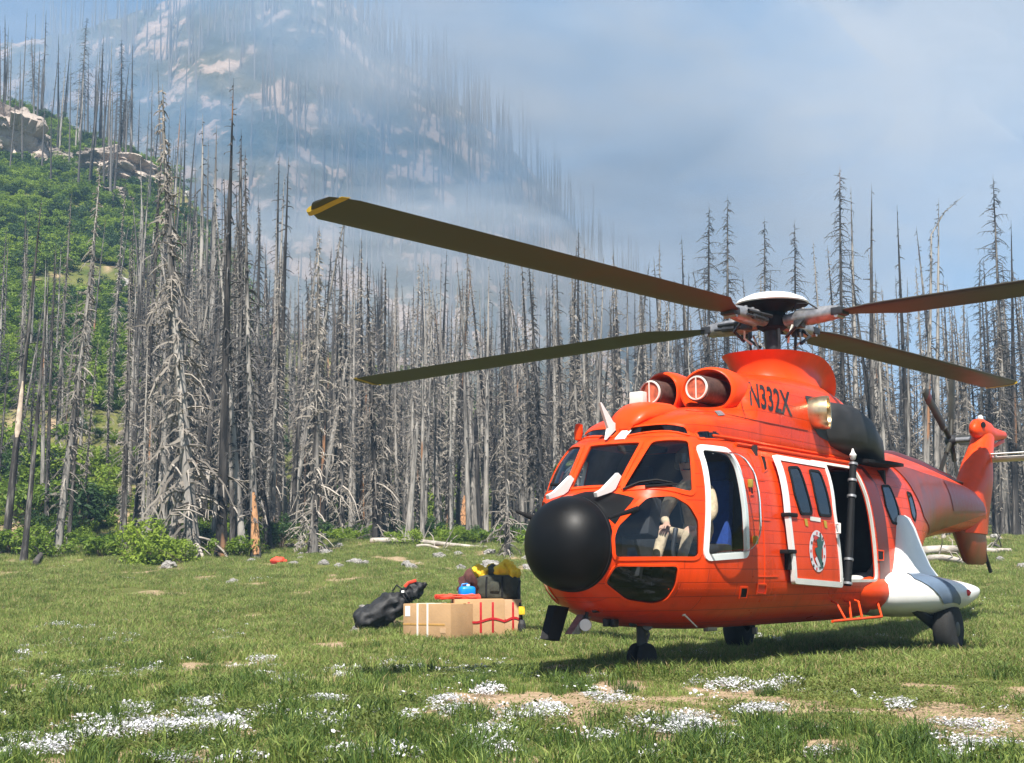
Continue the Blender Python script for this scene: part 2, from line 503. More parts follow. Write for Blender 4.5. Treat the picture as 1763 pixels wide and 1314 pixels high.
def ground_material():
    m, nt, b = nmat('meadow_ground')
    N = nt.nodes.new
    at = N('ShaderNodeAttribute'); at.attribute_name = 'soil'
    t = N('ShaderNodeTexCoord')
    n1 = N('ShaderNodeTexNoise'); n1.inputs['Scale'].default_value = .35; n1.inputs['Detail'].default_value = 8
    n2 = N('ShaderNodeTexNoise'); n2.inputs['Scale'].default_value = 9; n2.inputs['Detail'].default_value = 8; n2.inputs['Roughness'].default_value = .7
    for q in (n1, n2): nt.links.new(t.outputs['Object'], q.inputs['Vector'])
    g = N('ShaderNodeValToRGB'); e = g.color_ramp.elements
    e[0].position, e[1].position = .32, .70
    e[0].color, e[1].color = (.055, .075, .016, 1), (.15, .145, .045, 1)
    s = N('ShaderNodeValToRGB'); e = s.color_ramp.elements
    e[0].position, e[1].position = .30, .72
    e[0].color, e[1].color = (.20, .135, .080, 1), (.46, .34, .225, 1)
    nt.links.new(n1.outputs['Fac'], g.inputs['Fac']); nt.links.new(n2.outputs['Fac'], s.inputs['Fac'])
    mx = N('ShaderNodeMix'); mx.data_type = 'RGBA'
    nt.links.new(at.outputs['Fac'], mx.inputs['Factor'])
    nt.links.new(g.outputs['Color'], mx.inputs['A']); nt.links.new(s.outputs['Color'], mx.inputs['B'])
    nt.links.new(mx.outputs['Result'], b.inputs['Base Color'])
    b.inputs['Roughness'].default_value = .95; b.inputs['Specular IOR Level'].default_value = .15
    bp = N('ShaderNodeBump'); bp.inputs['Strength'].default_value = .9; bp.inputs['Distance'].default_value = .03
    nt.links.new(n2.outputs['Fac'], bp.inputs['Height']); nt.links.new(bp.outputs['Normal'], b.inputs['Normal'])
    return m

A_ = np.concatenate([np.linspace(-math.pi, -.55, 40)[:-1], np.linspace(-.55, .55, 230), np.linspace(.55, math.pi, 40)[1:]])
R_ = np.concatenate([[.05, 1.5, 3.5], np.geomspace(5.5, 60, 230), np.geomspace(61, 185, 110), np.geomspace(190, 1000, 26)])
ground = grid_sheet('ground', None, None, ground_material(), (A_, R_), ground_z, {'soil': lambda X, Y, Z: soil_mask(X, Y)})
tag(ground, kind='structure')

# far mountain behind the smoke
MPX = [-900, -300, 0, 100, 200, 260, 330, 400, 470, 540, 600, 660, 720, 780, 840, 890, 950, 1000, 1060, 1200, 1500, 1900, 2600]
MPY = [60, 90, 70, 50, 20, 0, -30, -70, -90, -60, 10, 85, 125, 170, 220, 262, 330, 400, 490, 620, 760, 840, 900]
MU = (np.array(MPX) - 881.5) / FPX
MD = 330.0
MZ = np.array([CAMZ + wray(881.5 + u * FPX, y).z * MD for u, y in zip(MU, MPY)])
def mountain_z(X, Y):
    u = np.clip(X / np.maximum(Y, 1), MU[0], MU[-1])
    zr = np.interp(u, MU, MZ)
    t = np.clip((Y - 185.0) / (MD - 185.0), 0, 1)
    r = (fbm(X * .018, Y * .018, 77, 5, .55) - .5) * 26 + np.abs(fbm(X * .06, Y * .06, 83, 5) - .5) * 22
    z = -4 + (zr + 4) * t ** 1.12 + r * np.sin(np.clip(t, 0, 1) * math.pi) ** .8 * np.clip(zr / 60, .15, 1)
    return z - np.clip(Y - MD, 0, 400) * .55
def mountain_material():
    m, nt, b = nmat('mountain_slope')
    N = nt.nodes.new
    t = N('ShaderNodeTexCoord')
    n1 = N('ShaderNodeTexNoise'); n1.inputs['Scale'].default_value = .075; n1.inputs['Detail'].default_value = 9; n1.inputs['Roughness'].default_value = .62
    n2 = N('ShaderNodeTexNoise'); n2.inputs['Scale'].default_value = .25; n2.inputs['Detail'].default_value = 8
    for q in (n1, n2): nt.links.new(t.outputs['Object'], q.inputs['Vector'])
    a = N('ShaderNodeMath'); a.operation = 'MULTIPLY_ADD'; a.inputs[1].default_value = .25
    nt.links.new(n2.outputs['Fac'], a.inputs[0]); nt.links.new(n1.outputs['Fac'], a.inputs[2])
    g = N('ShaderNodeValToRGB'); c = g.color_ramp
    c.elements[0].position, c.elements[1].position = .54, .78
    c.elements[0].color, c.elements[1].color = (.022, .034, .022, 1), (.42, .31, .24, 1)
    e = c.elements.new(.655); e.color = (.10, .095, .065, 1)
    e = c.elements.new(.68); e.color = (.30, .22, .17, 1)
    nt.links.new(a.outputs[0], g.inputs['Fac']); nt.links.new(g.outputs['Color'], b.inputs['Base Color'])
    b.inputs['Roughness'].default_value = .9
    bp = N('ShaderNodeBump'); bp.inputs['Strength'].default_value = 1.0; bp.inputs['Distance'].default_value = 4.0
    nt.links.new(a.outputs[0], bp.inputs['Height']); nt.links.new(bp.outputs['Normal'], b.inputs['Normal'])
    return m
mountain = grid_sheet('mountain', None, None, mountain_material(), (np.linspace(-.72, .72, 260), np.geomspace(186, 560, 190)), mountain_z)
tag(mountain, kind='structure')
# ================================================================== helicopter
# helicopter frame: x forward, y to its left (port), z up, wheels on z = 0
HCAM = Vector((16.36282, 7.51876, 0.98476))
HYAW = -2.51999
h_rt = Vector((math.sin(HYAW), -math.cos(HYAW), 0)); h_fw = Vector((math.cos(HYAW), math.sin(HYAW), 0))
heli = empty('helicopter', (3.41638, 17.68055, 0.0), R(-125.61528))
tag(heli, 'orange and black transport helicopter parked on the meadow with its side door open', 'helicopter')

def hray(px, py):
    d = wray(px, py)
    return (h_rt * d.x + h_fw * d.y + Vector((0, 0, d.z))).normalized()

def hpt(px, py, ax, val):
    d = hray(px, py); t = (val - HCAM[ax]) / d[ax]
    return HCAM + d * t

def superring(x, zb, zt, hw, zc, nb, nt, n=72):
    pts = []
    for k in range(n):
        a = 2 * math.pi * k / n
        c, s = math.cos(a), math.sin(a)
        e = nt if s >= 0 else nb
        hh = (zt - zc) if s >= 0 else (zc - zb)
        y = hw * math.copysign(abs(c) ** (2 / e), c)
        z = zc + hh * math.copysign(abs(s) ** (2 / e), s)
        pts.append(Vector((x, y, z)))
    return pts

FUS = [  # x, zb, zt, hw, zc, nb, nt
 (-8.10, 1.86, 2.42, .17, 2.15, 2.2, 2.2),
 (-7.20, 1.78, 2.54, .27, 2.18, 2.3, 2.3),
 (-5.50, 1.66, 2.70, .43, 2.15, 2.4, 2.4),
 (-4.00, 1.46, 2.80, .62, 2.02, 2.5, 2.5),
 (-3.10, 1.14, 2.82, .80, 1.80, 2.7, 2.7),
 (-2.30, .76, 2.76, .96, 1.50, 3.0, 3.0),
 (-1.40, .50, 2.68, 1.04, 1.28, 3.2, 3.3),
 (-.50, .46, 2.66, 1.05, 1.25, 3.2, 3.4),
 (2.80, .46, 2.66, 1.05, 1.25, 3.2, 3.4),
 (3.40, .49, 2.65, 1.03, 1.25, 3.1, 3.3),
 (3.75, .53, 2.59, 1.00, 1.27, 2.9, 3.2),
 (3.95, .57, 2.47, .95, 1.29, 2.8, 3.1),
 (4.15, .61, 2.27, .87, 1.31, 2.7, 3.0),
 (4.35, .66, 2.05, .77, 1.32, 2.6, 2.9),
 (4.47, .69, 1.915, .70, 1.33, 2.5, 2.7),
 (4.55, .72, 1.885, .655, 1.34, 2.4, 2.5),
 (4.72, .80, 1.85, .555, 1.35, 2.3, 2.3),
 (4.90, .90, 1.81, .455, 1.355, 2.1, 2.1),
]
FUSA = np.array(FUS)

def fus_loft(grow=0.0, n=72, xs=None):
    if xs is None:
        xs = sorted(set(np.round(np.concatenate([np.linspace(-8.1, -1.5, 26), np.linspace(-1.5, 3.2, 26), np.linspace(3.2, 4.9, 30)]), 4)))
    rs = []
    for x in xs:
        p = [float(pchip(FUSA[:, 0], FUSA[:, i], x)) for i in range(1, 7)]
        rs.append(superring(x, p[0] - grow, p[1] + grow, p[2] + grow, p[3], p[4], p[5], n))
    mb = MB(); mb.rings(rs)
    return mb

COW = [  # upper cowling: x, zt, hw, zc, nt
 (-3.10, 2.72, .16, 2.5, 2.2),
 (-2.60, 2.80, .34, 2.5, 2.3),
 (-2.00, 3.02, .52, 2.55, 2.4),
 (-1.40, 3.30, .64, 2.6, 2.5),
 (-.80, 3.46, .72, 2.65, 2.8),
 (.00, 3.50, .77, 2.7, 3.4),
 (.90, 3.47, .80, 2.72, 3.5),
 (1.60, 3.42, .80, 2.72, 3.0),
 (2.02, 3.37, .79, 2.72, 2.4),
 (2.18, 3.27, .79, 2.7, 2.2),
 (2.30, 2.99, .80, 2.65, 2.4),
 (2.80, 2.90, .80, 2.6, 2.4),
 (3.20, 2.84, .78, 2.58, 2.4),
 (3.50, 2.76, .70, 2.56, 2.4),
 (3.72, 2.66, .52, 2.54, 2.3),
 (3.84, 2.58, .22, 2.53, 2.2),
]
COWA = np.array(COW)
def cow_loft(grow=0.0, n=64):
    rs = []
    for x in sorted(set(np.round(np.concatenate([np.linspace(-3.1, 1.6, 24), np.linspace(1.6, 2.5, 14), np.linspace(2.5, 3.84, 14)]), 4))):
        zt, hw, zc, nt = [float(pchip(COWA[:, 0], COWA[:, i], x)) for i in range(1, 5)]
        rs.append(superring(x, 2.42, zt + grow, hw + grow, zc, 6.0, nt, n))
    mb = MB(); mb.rings(rs)
    return mb

def bvh_of(mb):
    return BVHTree.FromPolygons([Vector(p) for p in mb.v], mb.f)

fus_mb = fus_loft(); FB = bvh_of(fus_mb)
FB8 = bvh_of(fus_loft(0.075))
CB = bvh_of(cow_loft())
class Both:
    """first of several surfaces hit"""
    def __init__(self, *t): self.t = t
    def ray_cast(self, o, d, dist=1e6):
        best = (None, None, None, None)
        for b in self.t:
            h = b.ray_cast(o, d, dist)
            if h[0] is not None and (best[0] is None or h[3] < best[3]): best = h
        return best
FCB = Both(FB, CB)

def hits(b, pts):
    r = []
    for p in pts:
        h = b.ray_cast(HCAM, hray(*p))
        if h[0] is None:
            print('MISS', p); continue
        r.append(h[0].copy())
    return r

def side(b, x, z, y=3.0):
    h = b.ray_cast(Vector((x, y, z)), Vector((0, -1 if y > 0 else 1, 0)))
    if h[0] is None:
        print('SIDE MISS', x, z)
        return Vector((x, .9 if y > 0 else -.9, z))
    return h[0].copy()

def mirror(pts): return [Vector((p.x, -p.y, p.z)) for p in pts]

def newell(pts):
    n = Vector((0, 0, 0)); L = len(pts)
    for i in range(L):
        a, b = pts[i], pts[(i + 1) % L]
        n += Vector(((a.y - b.y) * (a.z + b.z), (a.z - b.z) * (a.x + b.x), (a.x - b.x) * (a.y + b.y)))
    n.normalize()
    c = sum(pts, Vector()) / L
    ref = Vector((c.x - 1.0, 0, 1.9)) if c.x > 3.4 else Vector((c.x, 0, min(c.z, 2.0)))
    if n.dot(c - ref) < 0: n = -n
    return n, c

def round_poly(pts, r, seg=4):
    """rounded corners"""
    o = []; L = len(pts)
    for i in range(L):
        p, a, b = pts[i], pts[i - 1], pts[(i + 1) % L]
        d1, d2 = (a - p), (b - p)
        k = min(r, d1.length * .45, d2.length * .45)
        s, e = p + d1.normalized() * k, p + d2.normalized() * k
        for j in range(seg + 1):
            t = j / seg
            o.append(s * (1 - t) ** 2 + p * 2 * t * (1 - t) + e * t * t)
    return o

def resample(pts, step):
    o = []; L = len(pts)
    for i in range(L):
        a, b = pts[i], pts[(i + 1) % L]
        k = max(1, int(math.ceil((b - a).length / step)))
        for j in range(k): o.append(a.lerp(b, j / k))
    return o

def shrink(pts, d):
    """move a polygon's outline inwards by d (outwards if negative) in its own plane"""
    n, c = newell(pts); o = []; L = len(pts)
    area = Vector()
    for i in range(L): area += (pts[i] - c).cross(pts[(i + 1) % L] - c)
    sgn = 1 if area.dot(n) > 0 else -1
    for i in range(L):
        e1 = (pts[i] - pts[i - 1]).normalized(); e2 = (pts[(i + 1) % L] - pts[i]).normalized()
        n1, n2 = n.cross(e1) * sgn, n.cross(e2) * sgn
        q = (n1 + n2); q = q / max(q.length_squared / 2, 0.6)
        o.append(pts[i] + q * d)
    return o

def patch(mb, b, pts, off=0.004, step=0.09, hole=None, thick=0.0, flat=False):
    """sheet following surface b inside the outline pts, off metres proud of it"""
    n, c = newell(pts)
    _, u, v = basis(n)
    loops = [resample(pts, step)] + ([resample(hole, step)] if hole else [])
    co, edges, base = [], [], 0
    def inside(q, lp):
        w = False; L = len(lp)
        for i in range(L):
            a, bb = lp[i], lp[(i + 1) % L]
            if (a.y > q.y) != (bb.y > q.y) and q.x < (bb.x - a.x) * (q.y - a.y) / (bb.y - a.y) + a.x: w = not w
        return w
    l2 = []
    for lp in loops:
        p2 = [Vector(((p - c).dot(u), (p - c).dot(v))) for p in lp]
        l2.append(p2)
        edges += [(base + i, base + (i + 1) % len(p2)) for i in range(len(p2))]
        co += p2; base += len(p2)
    xs = [p.x for p in l2[0]]; ys = [p.y for p in l2[0]]
    X = min(xs) + step * .5
    while X < max(xs):
        Y = min(ys) + step * .5
        while Y < max(ys):
            q = Vector((X, Y))
            if inside(q, l2[0]) and not (hole and inside(q, l2[1])):
                if min((q - p).length for lp in l2 for p in lp) > step * .45: co.append(q)
            Y += step
        X += step
    vs, _, fs, _, _, _ = delaunay_2d_cdt(co, edges, [], 0 , 1e-6)
    keep = []
    for f in fs:
        m = sum((vs[i] for i in f), Vector((0, 0))) / len(f)
        if inside(m, l2[0]) and not (hole and inside(m, l2[1])): keep.append(f)
    P = []
    for q in vs:
        o = c + u * q.x + v * q.y
        h = (None,) * 4
        if b is not None and not flat:
            h = b.ray_cast(o + n * 0.6, -n, 1.3)
        if h[0] is not None:
            nn = h[1] if h[1].dot(n) > 0 else -h[1]
            P.append(h[0] + (nn * .6 + n * .4).normalized() * off)
        else: P.append(o + n * off)
    if thick:
        L = len(P); nb = len(co) and sum(len(l) for l in l2)
        P2 = P + [p - n * thick for p in P]
        F = [tuple(f) for f in keep] + [tuple(i + L for i in reversed(f)) for f in keep]
        cnt = {}
        for f in keep:
            for i in range(len(f)):
                e = (f[i], f[(i + 1) % len(f)])
                cnt[e] = 1
        for (a, bb) in list(cnt):
            if (bb, a) not in cnt: F.append((a, a + L, bb + L, bb))
        mb.add(P2, F)
    else:
        mb.add(P, [tuple(f) for f in keep])
    return mb

def on_surf(b, pts, off=0.0):
    n, c = newell(pts); o = []
    for p in pts:
        h = b.ray_cast(p + n * .5, -n, 1.2)
        o.append((h[0] if h[0] is not None else p) + n * off)
    return o

def band(mb, b, outer, wdt, off=0.012, thick=0.03, step=0.1):
    """flat frame along an outline: from the outline inwards by wdt"""
    return patch(mb, b, outer, off, step, hole=shrink(outer, wdt), thick=thick)

# ---------------------------------------------------------------- window outlines (port side, then mirrored)
W_side = round_poly(hits(FB, [(1122, 761), (1185, 760), (1192, 848), (1178, 846), (1130, 838), (1072, 842)]), .05)
W_mid_top = hits(FB, [(1106, 762)])[0]; W_mid_bot = hits(FB, [(1056, 837)])[0]
W_mid = round_poly([Vector((W_mid_top.x, .315, W_mid_top.z)), Vector((W_mid_bot.x, .285, W_mid_bot.z)),
                    Vector((W_mid_bot.x, -.285, W_mid_bot.z)), Vector((W_mid_top.x, -.315, W_mid_top.z))], .04)
W_low = round_poly(hits(FB, [(1114, 856), (1158, 853), (1187, 870), (1203, 898), (1203, 956), (1196, 960), (1058, 960), (1056, 925), (1063, 905)]), .05)
W_chin = round_poly(hits(FB, [(1058, 973), (1168, 973), (1163, 1010), (1147, 1033), (1125, 1040), (1078, 1033), (1040, 1003)]), .06)
W_door = round_poly(hits(FB, [(1205, 774), (1254, 779), (1268, 803), (1278, 850), (1282, 880), (1285, 952), (1217, 957)]), .06)
W_brow = round_poly(hits(FCB, [(1085, 737), (1182, 737), (1186, 750), (1079, 751)]), .03)
W_corner = round_poly(hits(FCB, [(1200, 744), (1234, 744), (1247, 756), (1203, 755)]), .03)
dl = [(1.02, 2.36), (1.0, 1.65), (1.02, .98), (-.50, .98), (-.46, 1.4), (-.36, 2.0), (-.28, 2.36)]
O_cabin = round_poly([side(FB, x, z) for x, z in dl], .06)
W_r1 = round_poly(hits(FB, [(1518, 838), (1531, 838), (1546, 880), (1548, 902), (1536, 899), (1525, 872)]), .05)
W_r2 = round_poly(hits(FB, [(1561, 848), (1568, 851), (1577, 885), (1575, 897), (1569, 885)]), .04)

cut = MB()
def cutter(pts, depth=0.22):
    n, c = newell(pts)
    cut.rings([[p + n * depth for p in pts], [p - n * depth for p in pts]])
for w_ in (W_side, W_low, W_chin, W_door, W_brow):
    cutter(w_); cutter(mirror(w_))
cutter(W_mid); cutter(O_cabin, .35)

fo = fus_mb.build('fuselage', [M['orange'], M['cockpit']], heli, smooth=0)
sm = fo.modifiers.new('shell', 'SOLIDIFY'); sm.thickness = 0.035; sm.offset = -1; sm.material_offset = 1; sm.material_offset_rim = 0
co_ = cut.build('cutter_tmp', M['orange_plain'], heli, smooth=0)
bo = fo.modifiers.new('openings', 'BOOLEAN'); bo.operation = 'DIFFERENCE'; bo.object = co_; bo.solver = 'EXACT'
bpy.context.view_layer.update()
dg = bpy.context.evaluated_depsgraph_get()
me2 = bpy.data.meshes.new_from_object(fo.evaluated_get(dg))
fo.modifiers.clear(); fo.data = me2; me2.name = 'fuselage'
smooth_mesh(me2, 38)

# glass and frames
def window(name, pts, frame_w, g, fm, b=FB, off=-0.006, proud=0.010, label=None):
    p = patch(MB(), b, shrink(pts, -0.004), off, .08).build(name, M[g], heli, smooth=60)
    if label: p['label'] = label
    if frame_w:
        band(MB(), b, shrink(pts, -frame_w), frame_w + .008, proud, .03, .09).build('window_frame', M[fm], p, smooth=30)
    return p
for s in (1, -1):
    f_ = (lambda q: q) if s > 0 else mirror
    window('windscreen', f_(W_side), .035, 'glass', 'orange_plain')
    window('nose_window', f_(W_low), .03, 'glass', 'orange_plain')
    window('chin_window', f_(W_chin), .012, 'darkglass', 'orange_plain')
    window('roof_window', f_(W_brow), .02, 'darkglass', 'orange_plain', b=FCB, off=.004)
    wc_ = window('roof_window', f_(W_corner), .02, 'darkglass', 'orange_plain', b=FCB, off=.010)
    patch(MB(), FCB, f_(W_corner), .005, .06).build('dark_backing', M['interior'], wc_, smooth=60)  # opaque dark sheet under the pane, stands in for the unlit interior
    window('rear_cabin_window', f_(W_r1), .025, 'darkglass', 'matt_black', off=.004)
    window('rear_cabin_window', f_(W_r2), .02, 'darkglass', 'matt_black', off=.004)
window('windscreen', W_mid, .035, 'glass', 'orange_plain')

# cockpit doors: white frames, plexiglass, bulged bubble windows
for s in (1, -1):
    f_ = (lambda q: q) if s > 0 else mirror
    pts = f_(W_door)
    d_ = empty('cockpit_door', (0, 0, 0), 0, heli)
    band(MB(), FB, shrink(pts, -.055), .066, .014, .04, .09).build('door_frame', M['white'], d_, smooth=30)
    n_, c_ = newell(pts)
    # bubble: rings from the frame bulging outward
    base_ = resample(pts, .07)
    rs = []
    for k in range(9):
        t = k / 8
        sc_ = math.cos(t * math.pi / 2) ** .75
        rs.append([c_.lerp(p, max(sc_, .02)) + n_ * (.30 * math.sin(t * math.pi / 2)) - Vector((.06, 0, 0)) * math.sin(t * math.pi / 2) for p in base_])
    MB().rings(rs, cap0=False, cap1=True).build('bubble_window', M['bubble'], d_, smooth=80)
    for zz in (.15, .75):
        p = side(FB, 2.98, 1.25 + zz, 3 * s); MB().box(p + Vector((0, .03 * s, 0)), (.05, .05, .09), bev=.012).build('door_latch', M['yellow_paint'], d_)

# black nose radome and anti-glare panel
p_ = [float(pchip(FUSA[:, 0], FUSA[:, i], 4.895)) for i in range(1, 7)]
MB().tube(superring(4.895, p_[0] - .008, p_[1] + .008, p_[2] + .008, p_[3], p_[4], p_[5], 64), .005, 4, closed=True).build('radome_joint', M['dark_metal'], heli, smooth=60)
for a_ in range(0, 360, 18):
    q_ = superring(4.876, p_[0] - .010, p_[1] + .008, p_[2] + .008, p_[3], p_[4], p_[5], 360)[a_]
    MB().lathe([(.0, .004), (.008, .003), (.009, 0)], 6, q_, Vector((.25, q_.y, q_.z - 1.355)), cap=False).build('radome_fastener', M['grey_metal'], heli, smooth=0)
prof = []
rs = []
for x_ in (4.868, 4.882):
    p_ = [float(pchip(FUSA[:, 0], FUSA[:, i], x_)) for i in range(1, 7)]
    rs.append(superring(x_, p_[0] - .007, p_[1] + .007, p_[2] + .007, p_[3], p_[4], p_[5], 64))
for k in range(15):
    t = k / 14
    x = 4.892 + .425 * math.sin(t * math.pi / 2)
    sc_ = max(math.cos(t * math.pi / 2), .01) ** .92
    p_ = [float(pchip(FUSA[:, 0], FUSA[:, i], 4.892)) for i in range(1, 7)]
    rs.append([Vector((x, p.y * sc_, 1.355 - .04 * t + (p.z - 1.355) * sc_)) for p in superring(0, p_[0] - .006, p_[1] + .006, p_[2] + .006, p_[3], p_[4], p_[5], 64)])
MB().rings(rs, cap0=True, cap1=True).build('radome', M['black'], heli, smooth=50)
g_poly = [Vector((4.895, 0, 1.815)), Vector((4.60, 0, 1.87))] + hits(FB, [(1092, 858), (1086, 867), (1060, 904)]) + [Vector((4.895, .36, 1.63))]
g_all = g_poly + [p for p in mirror(g_poly)[::-1] if abs(p.y) > .01]
patch(MB(), FB, g_all, .005, .06).build('anti_glare_panel', M['black'], heli, smooth=60)

# ---------------------------------------------------------------- upper cowling
cw = cow_loft().build('engine_cowling', M['orange'], heli, smooth=0)
bo = cw.modifiers.new('openings', 'BOOLEAN'); bo.operation = 'DIFFERENCE'; bo.object = co_; bo.solver = 'EXACT'
bpy.context.view_layer.update()
me2 = bpy.data.meshes.new_from_object(cw.evaluated_get(bpy.context.evaluated_depsgraph_get()))
cw.modifiers.clear(); cw.data = me2; me2.name = 'engine_cowling'; smooth_mesh(me2, 45)
bpy.data.objects.remove(co_, do_unlink=True)
for s in (1, -1):
    # mouth: a rounded hood round each intake
    rs = []
    prof_ = [(0.02, .30), (-.14, .30), (-.20, .26), (.0, .235), (.05, .25), (.05, .285), (-.01, .325), (-.10, .355), (-.28, .375), (-.50, .385)]
    for dx, r_ in [(-.42, .225), (-.05, .228), (.03, .238), (.055, .255), (.045, .275), (-.02, .29), (-.18, .298), (-.45, .28), (-.60, .20)]:
        ring = []
        for k in range(32):
            a = 2 * math.pi * k / 32
            y, z = math.cos(a) * r_ * 1.06, math.sin(a) * r_
            ring.append(Vector((2.46 + dx - .30 * y - .10 * z, s * (.305 + y), 3.10 + z)))
        rs.append(ring)
    MB().rings(rs, cap0=True, cap1=False).build('intake_hood', M['orange_plain'], heli, smooth=60)
    fl_ = MB()
    fl_.lathe([(.158, 0), (.160, .30), (.152, .62)], 28, (2.10, s * .30, 3.10), (1, 0, .02), cap=True)
    t_ = fl_.build('intake_filter', M['mesh'], heli, smooth=50)
    MB().lathe([(.118, 0), (.134, 0), (.139, .02), (.133, .032), (.12, .032), (.118, 0)], 28, (2.725, s * .30, 3.112), (1, 0, .02), cap=False).build('intake_ring', M['dirty_white'], t_)
    MB().lathe([(.0, .0), (.12, .0), (.12, .012), (0, .018)], 28, (2.728, s * .30, 3.112), (1, 0, .02), cap=False).build('intake_cover', M['intakecover'], t_)
    MB().box((2.728 + .03, s * .30, 3.112), (.012, .012, .235)).build('cover_seam', M['dirty_white'], t_)
# roof hump and white box ahead of the intakes
MB().box((3.42, -.06, 2.95), (.10, .17, .15), bev=.015).build('roof_sensor', M['dirty_white'], heli)
MB().rings([superring(3.2, 2.7, 2.92, .34, 2.74, 2, 2.4, 20), superring(3.5, 2.66, 2.90, .30, 2.74, 2, 2.4, 20), superring(3.72, 2.6, 2.80, .22, 2.70, 2, 2.2, 20), superring(3.84, 2.56, 2.66, .12, 2.62, 2, 2, 20)]).build('roof_fairing', M['orange_plain'], heli, smooth=60)

# mast fairing with flared lip that drops towards the rear
rs = []
for k_, (zz, gr) in enumerate([(3.30, .16), (3.42, .04), (3.55, -.02), (3.66, -.01), (3.74, .02), (3.80, .07), (3.815, .08), (3.80, .065), (3.72, .0), (3.62, -.06)]):
    ring = []
    lip = max(0, min(1, (zz - 3.42) / .38))
    for j in range(56):
        a = 2 * math.pi * j / 56
        c_, s_ = math.cos(a), math.sin(a)
        ax_ = .68 if c_ > 0 else .78 + .60 * lip
        x = .10 + (ax_ + gr) * math.copysign(abs(c_) ** .92, c_)
        y = (.50 + gr) * math.copysign(abs(s_) ** .9, s_)
        dz = 0
        if c_ < 0: dz = -.50 * (abs(c_) ** 2) * lip
        ring.append(Vector((x, y, zz + dz)))
    rs.append(ring)
MB().rings(rs, cap0=False, cap1=True).build('mast_fairing', M['orange_plain'], heli, smooth=55)

# exhaust: black soot panel, deflector and pipe
for s in (1, -1):
    f_ = (lambda q: q) if s > 0 else mirror
    ex = hits(CB, [(1384, 681), (1412, 686), (1440, 700), (1466, 738), (1478, 778), (1440, 768), (1410, 752), (1396, 732)])
    patch(MB(), CB, f_(round_poly(ex, .05)), .006, .08).build('exhaust_bay', M['soot'], heli, smooth=60)
    rs = []
    for x, yo, zt, zb in [(.36, .72, 3.16, 2.64), (.12, .92, 3.20, 2.60), (-.3, 1.02, 3.20, 2.56), (-.8, 1.00, 3.10, 2.53), (-1.4, .88, 2.90, 2.50), (-1.9, .70, 2.70, 2.48)]:
        ring = []
        for k in range(18):
            a = 2 * math.pi * k / 18
            y = .55 + (yo - .55) * math.copysign(abs(math.cos(a)) ** .55, math.cos(a)); z = (zt + zb) / 2 + (zt - zb) / 2 * math.copysign(abs(math.sin(a)) ** .6, math.sin(a))
            ring.append(Vector((x, s * y, z)))
        rs.append(ring)
    MB().rings(rs).build('exhaust_fairing', M['soot'], heli, smooth=60)
    pipe = MB().lathe([(.17, 0), (.195, .14), (.205, .26), (.20, .32), (.18, .315), (.17, .2), (.15, .0)], 30, (.70, s * .66, 2.985), (-.25, s * .95, .02), cap=False)
    pipe.build('exhaust_pipe', M['gold_metal'], heli, smooth=50)

# registration on the cowling
def text_mesh(body, xs=1.0, res=3):
    cu = bpy.data.curves.new('text_tmp', 'FONT')
    cu.body = body; cu.resolution_u = res; cu.offset = .022
    o = bpy.data.objects.new('text_tmp', cu); COL.objects.link(o)
    bpy.context.view_layer.update()
    m_ = bpy.data.meshes.new_from_object(o.evaluated_get(bpy.context.evaluated_depsgraph_get()))
    bm = bmesh.new(); bm.from_mesh(m_)
    bmesh.ops.triangulate(bm, faces=bm.faces)
    bmesh.ops.subdivide_edges(bm, edges=[e for e in bm.edges if e.calc_length() > .35], cuts=1)
    bm.verts.index_update()
    v = [(q.co.x, q.co.y) for q in bm.verts]; f = [tuple(q.index for q in g.verts) for g in bm.faces]
    bm.free(); bpy.data.objects.remove(o, do_unlink=True); bpy.data.curves.remove(cu); bpy.data.meshes.remove(m_)
    x0, x1 = min(a for a, b in v), max(a for a, b in v); y0, y1 = min(b for a, b in v), max(b for a, b in v)
    return [((a - x0) / (x1 - x0), (b - y0) / (y1 - y0)) for a, b in v], f
tv, tf = text_mesh('N332X')
quad = [(1292, 699), (1364, 718), (1359, 675), (1288, 657)]   # BL BR TR TL
P = []
for (a, b) in tv:
    q = [quad[0][i] * (1 - a) * (1 - b) + quad[1][i] * a * (1 - b) + quad[2][i] * a * b + quad[3][i] * (1 - a) * b for i in (0, 1)]
    h = CB.ray_cast(HCAM, hray(*q))
    P.append(h[0] + (h[1] if h[1].y > 0 else -h[1]) * .006)
MB().add(P, tf).build('registration_lettering', M['letter'], heli, smooth=0)
P2 = []
for (a, b) in tv:
    h = CB.ray_cast(Vector((1.27 + 1.17 * a, -3, 2.88 + .32 * b)), Vector((0, 1, 0)))
    P2.append((h[0] if h[0] is not None else Vector((1.5, -.8, 3))) + Vector((0, -.006, 0)))
MB().add(P2, tf).build('registration_lettering', M['letter'], heli, smooth=0)

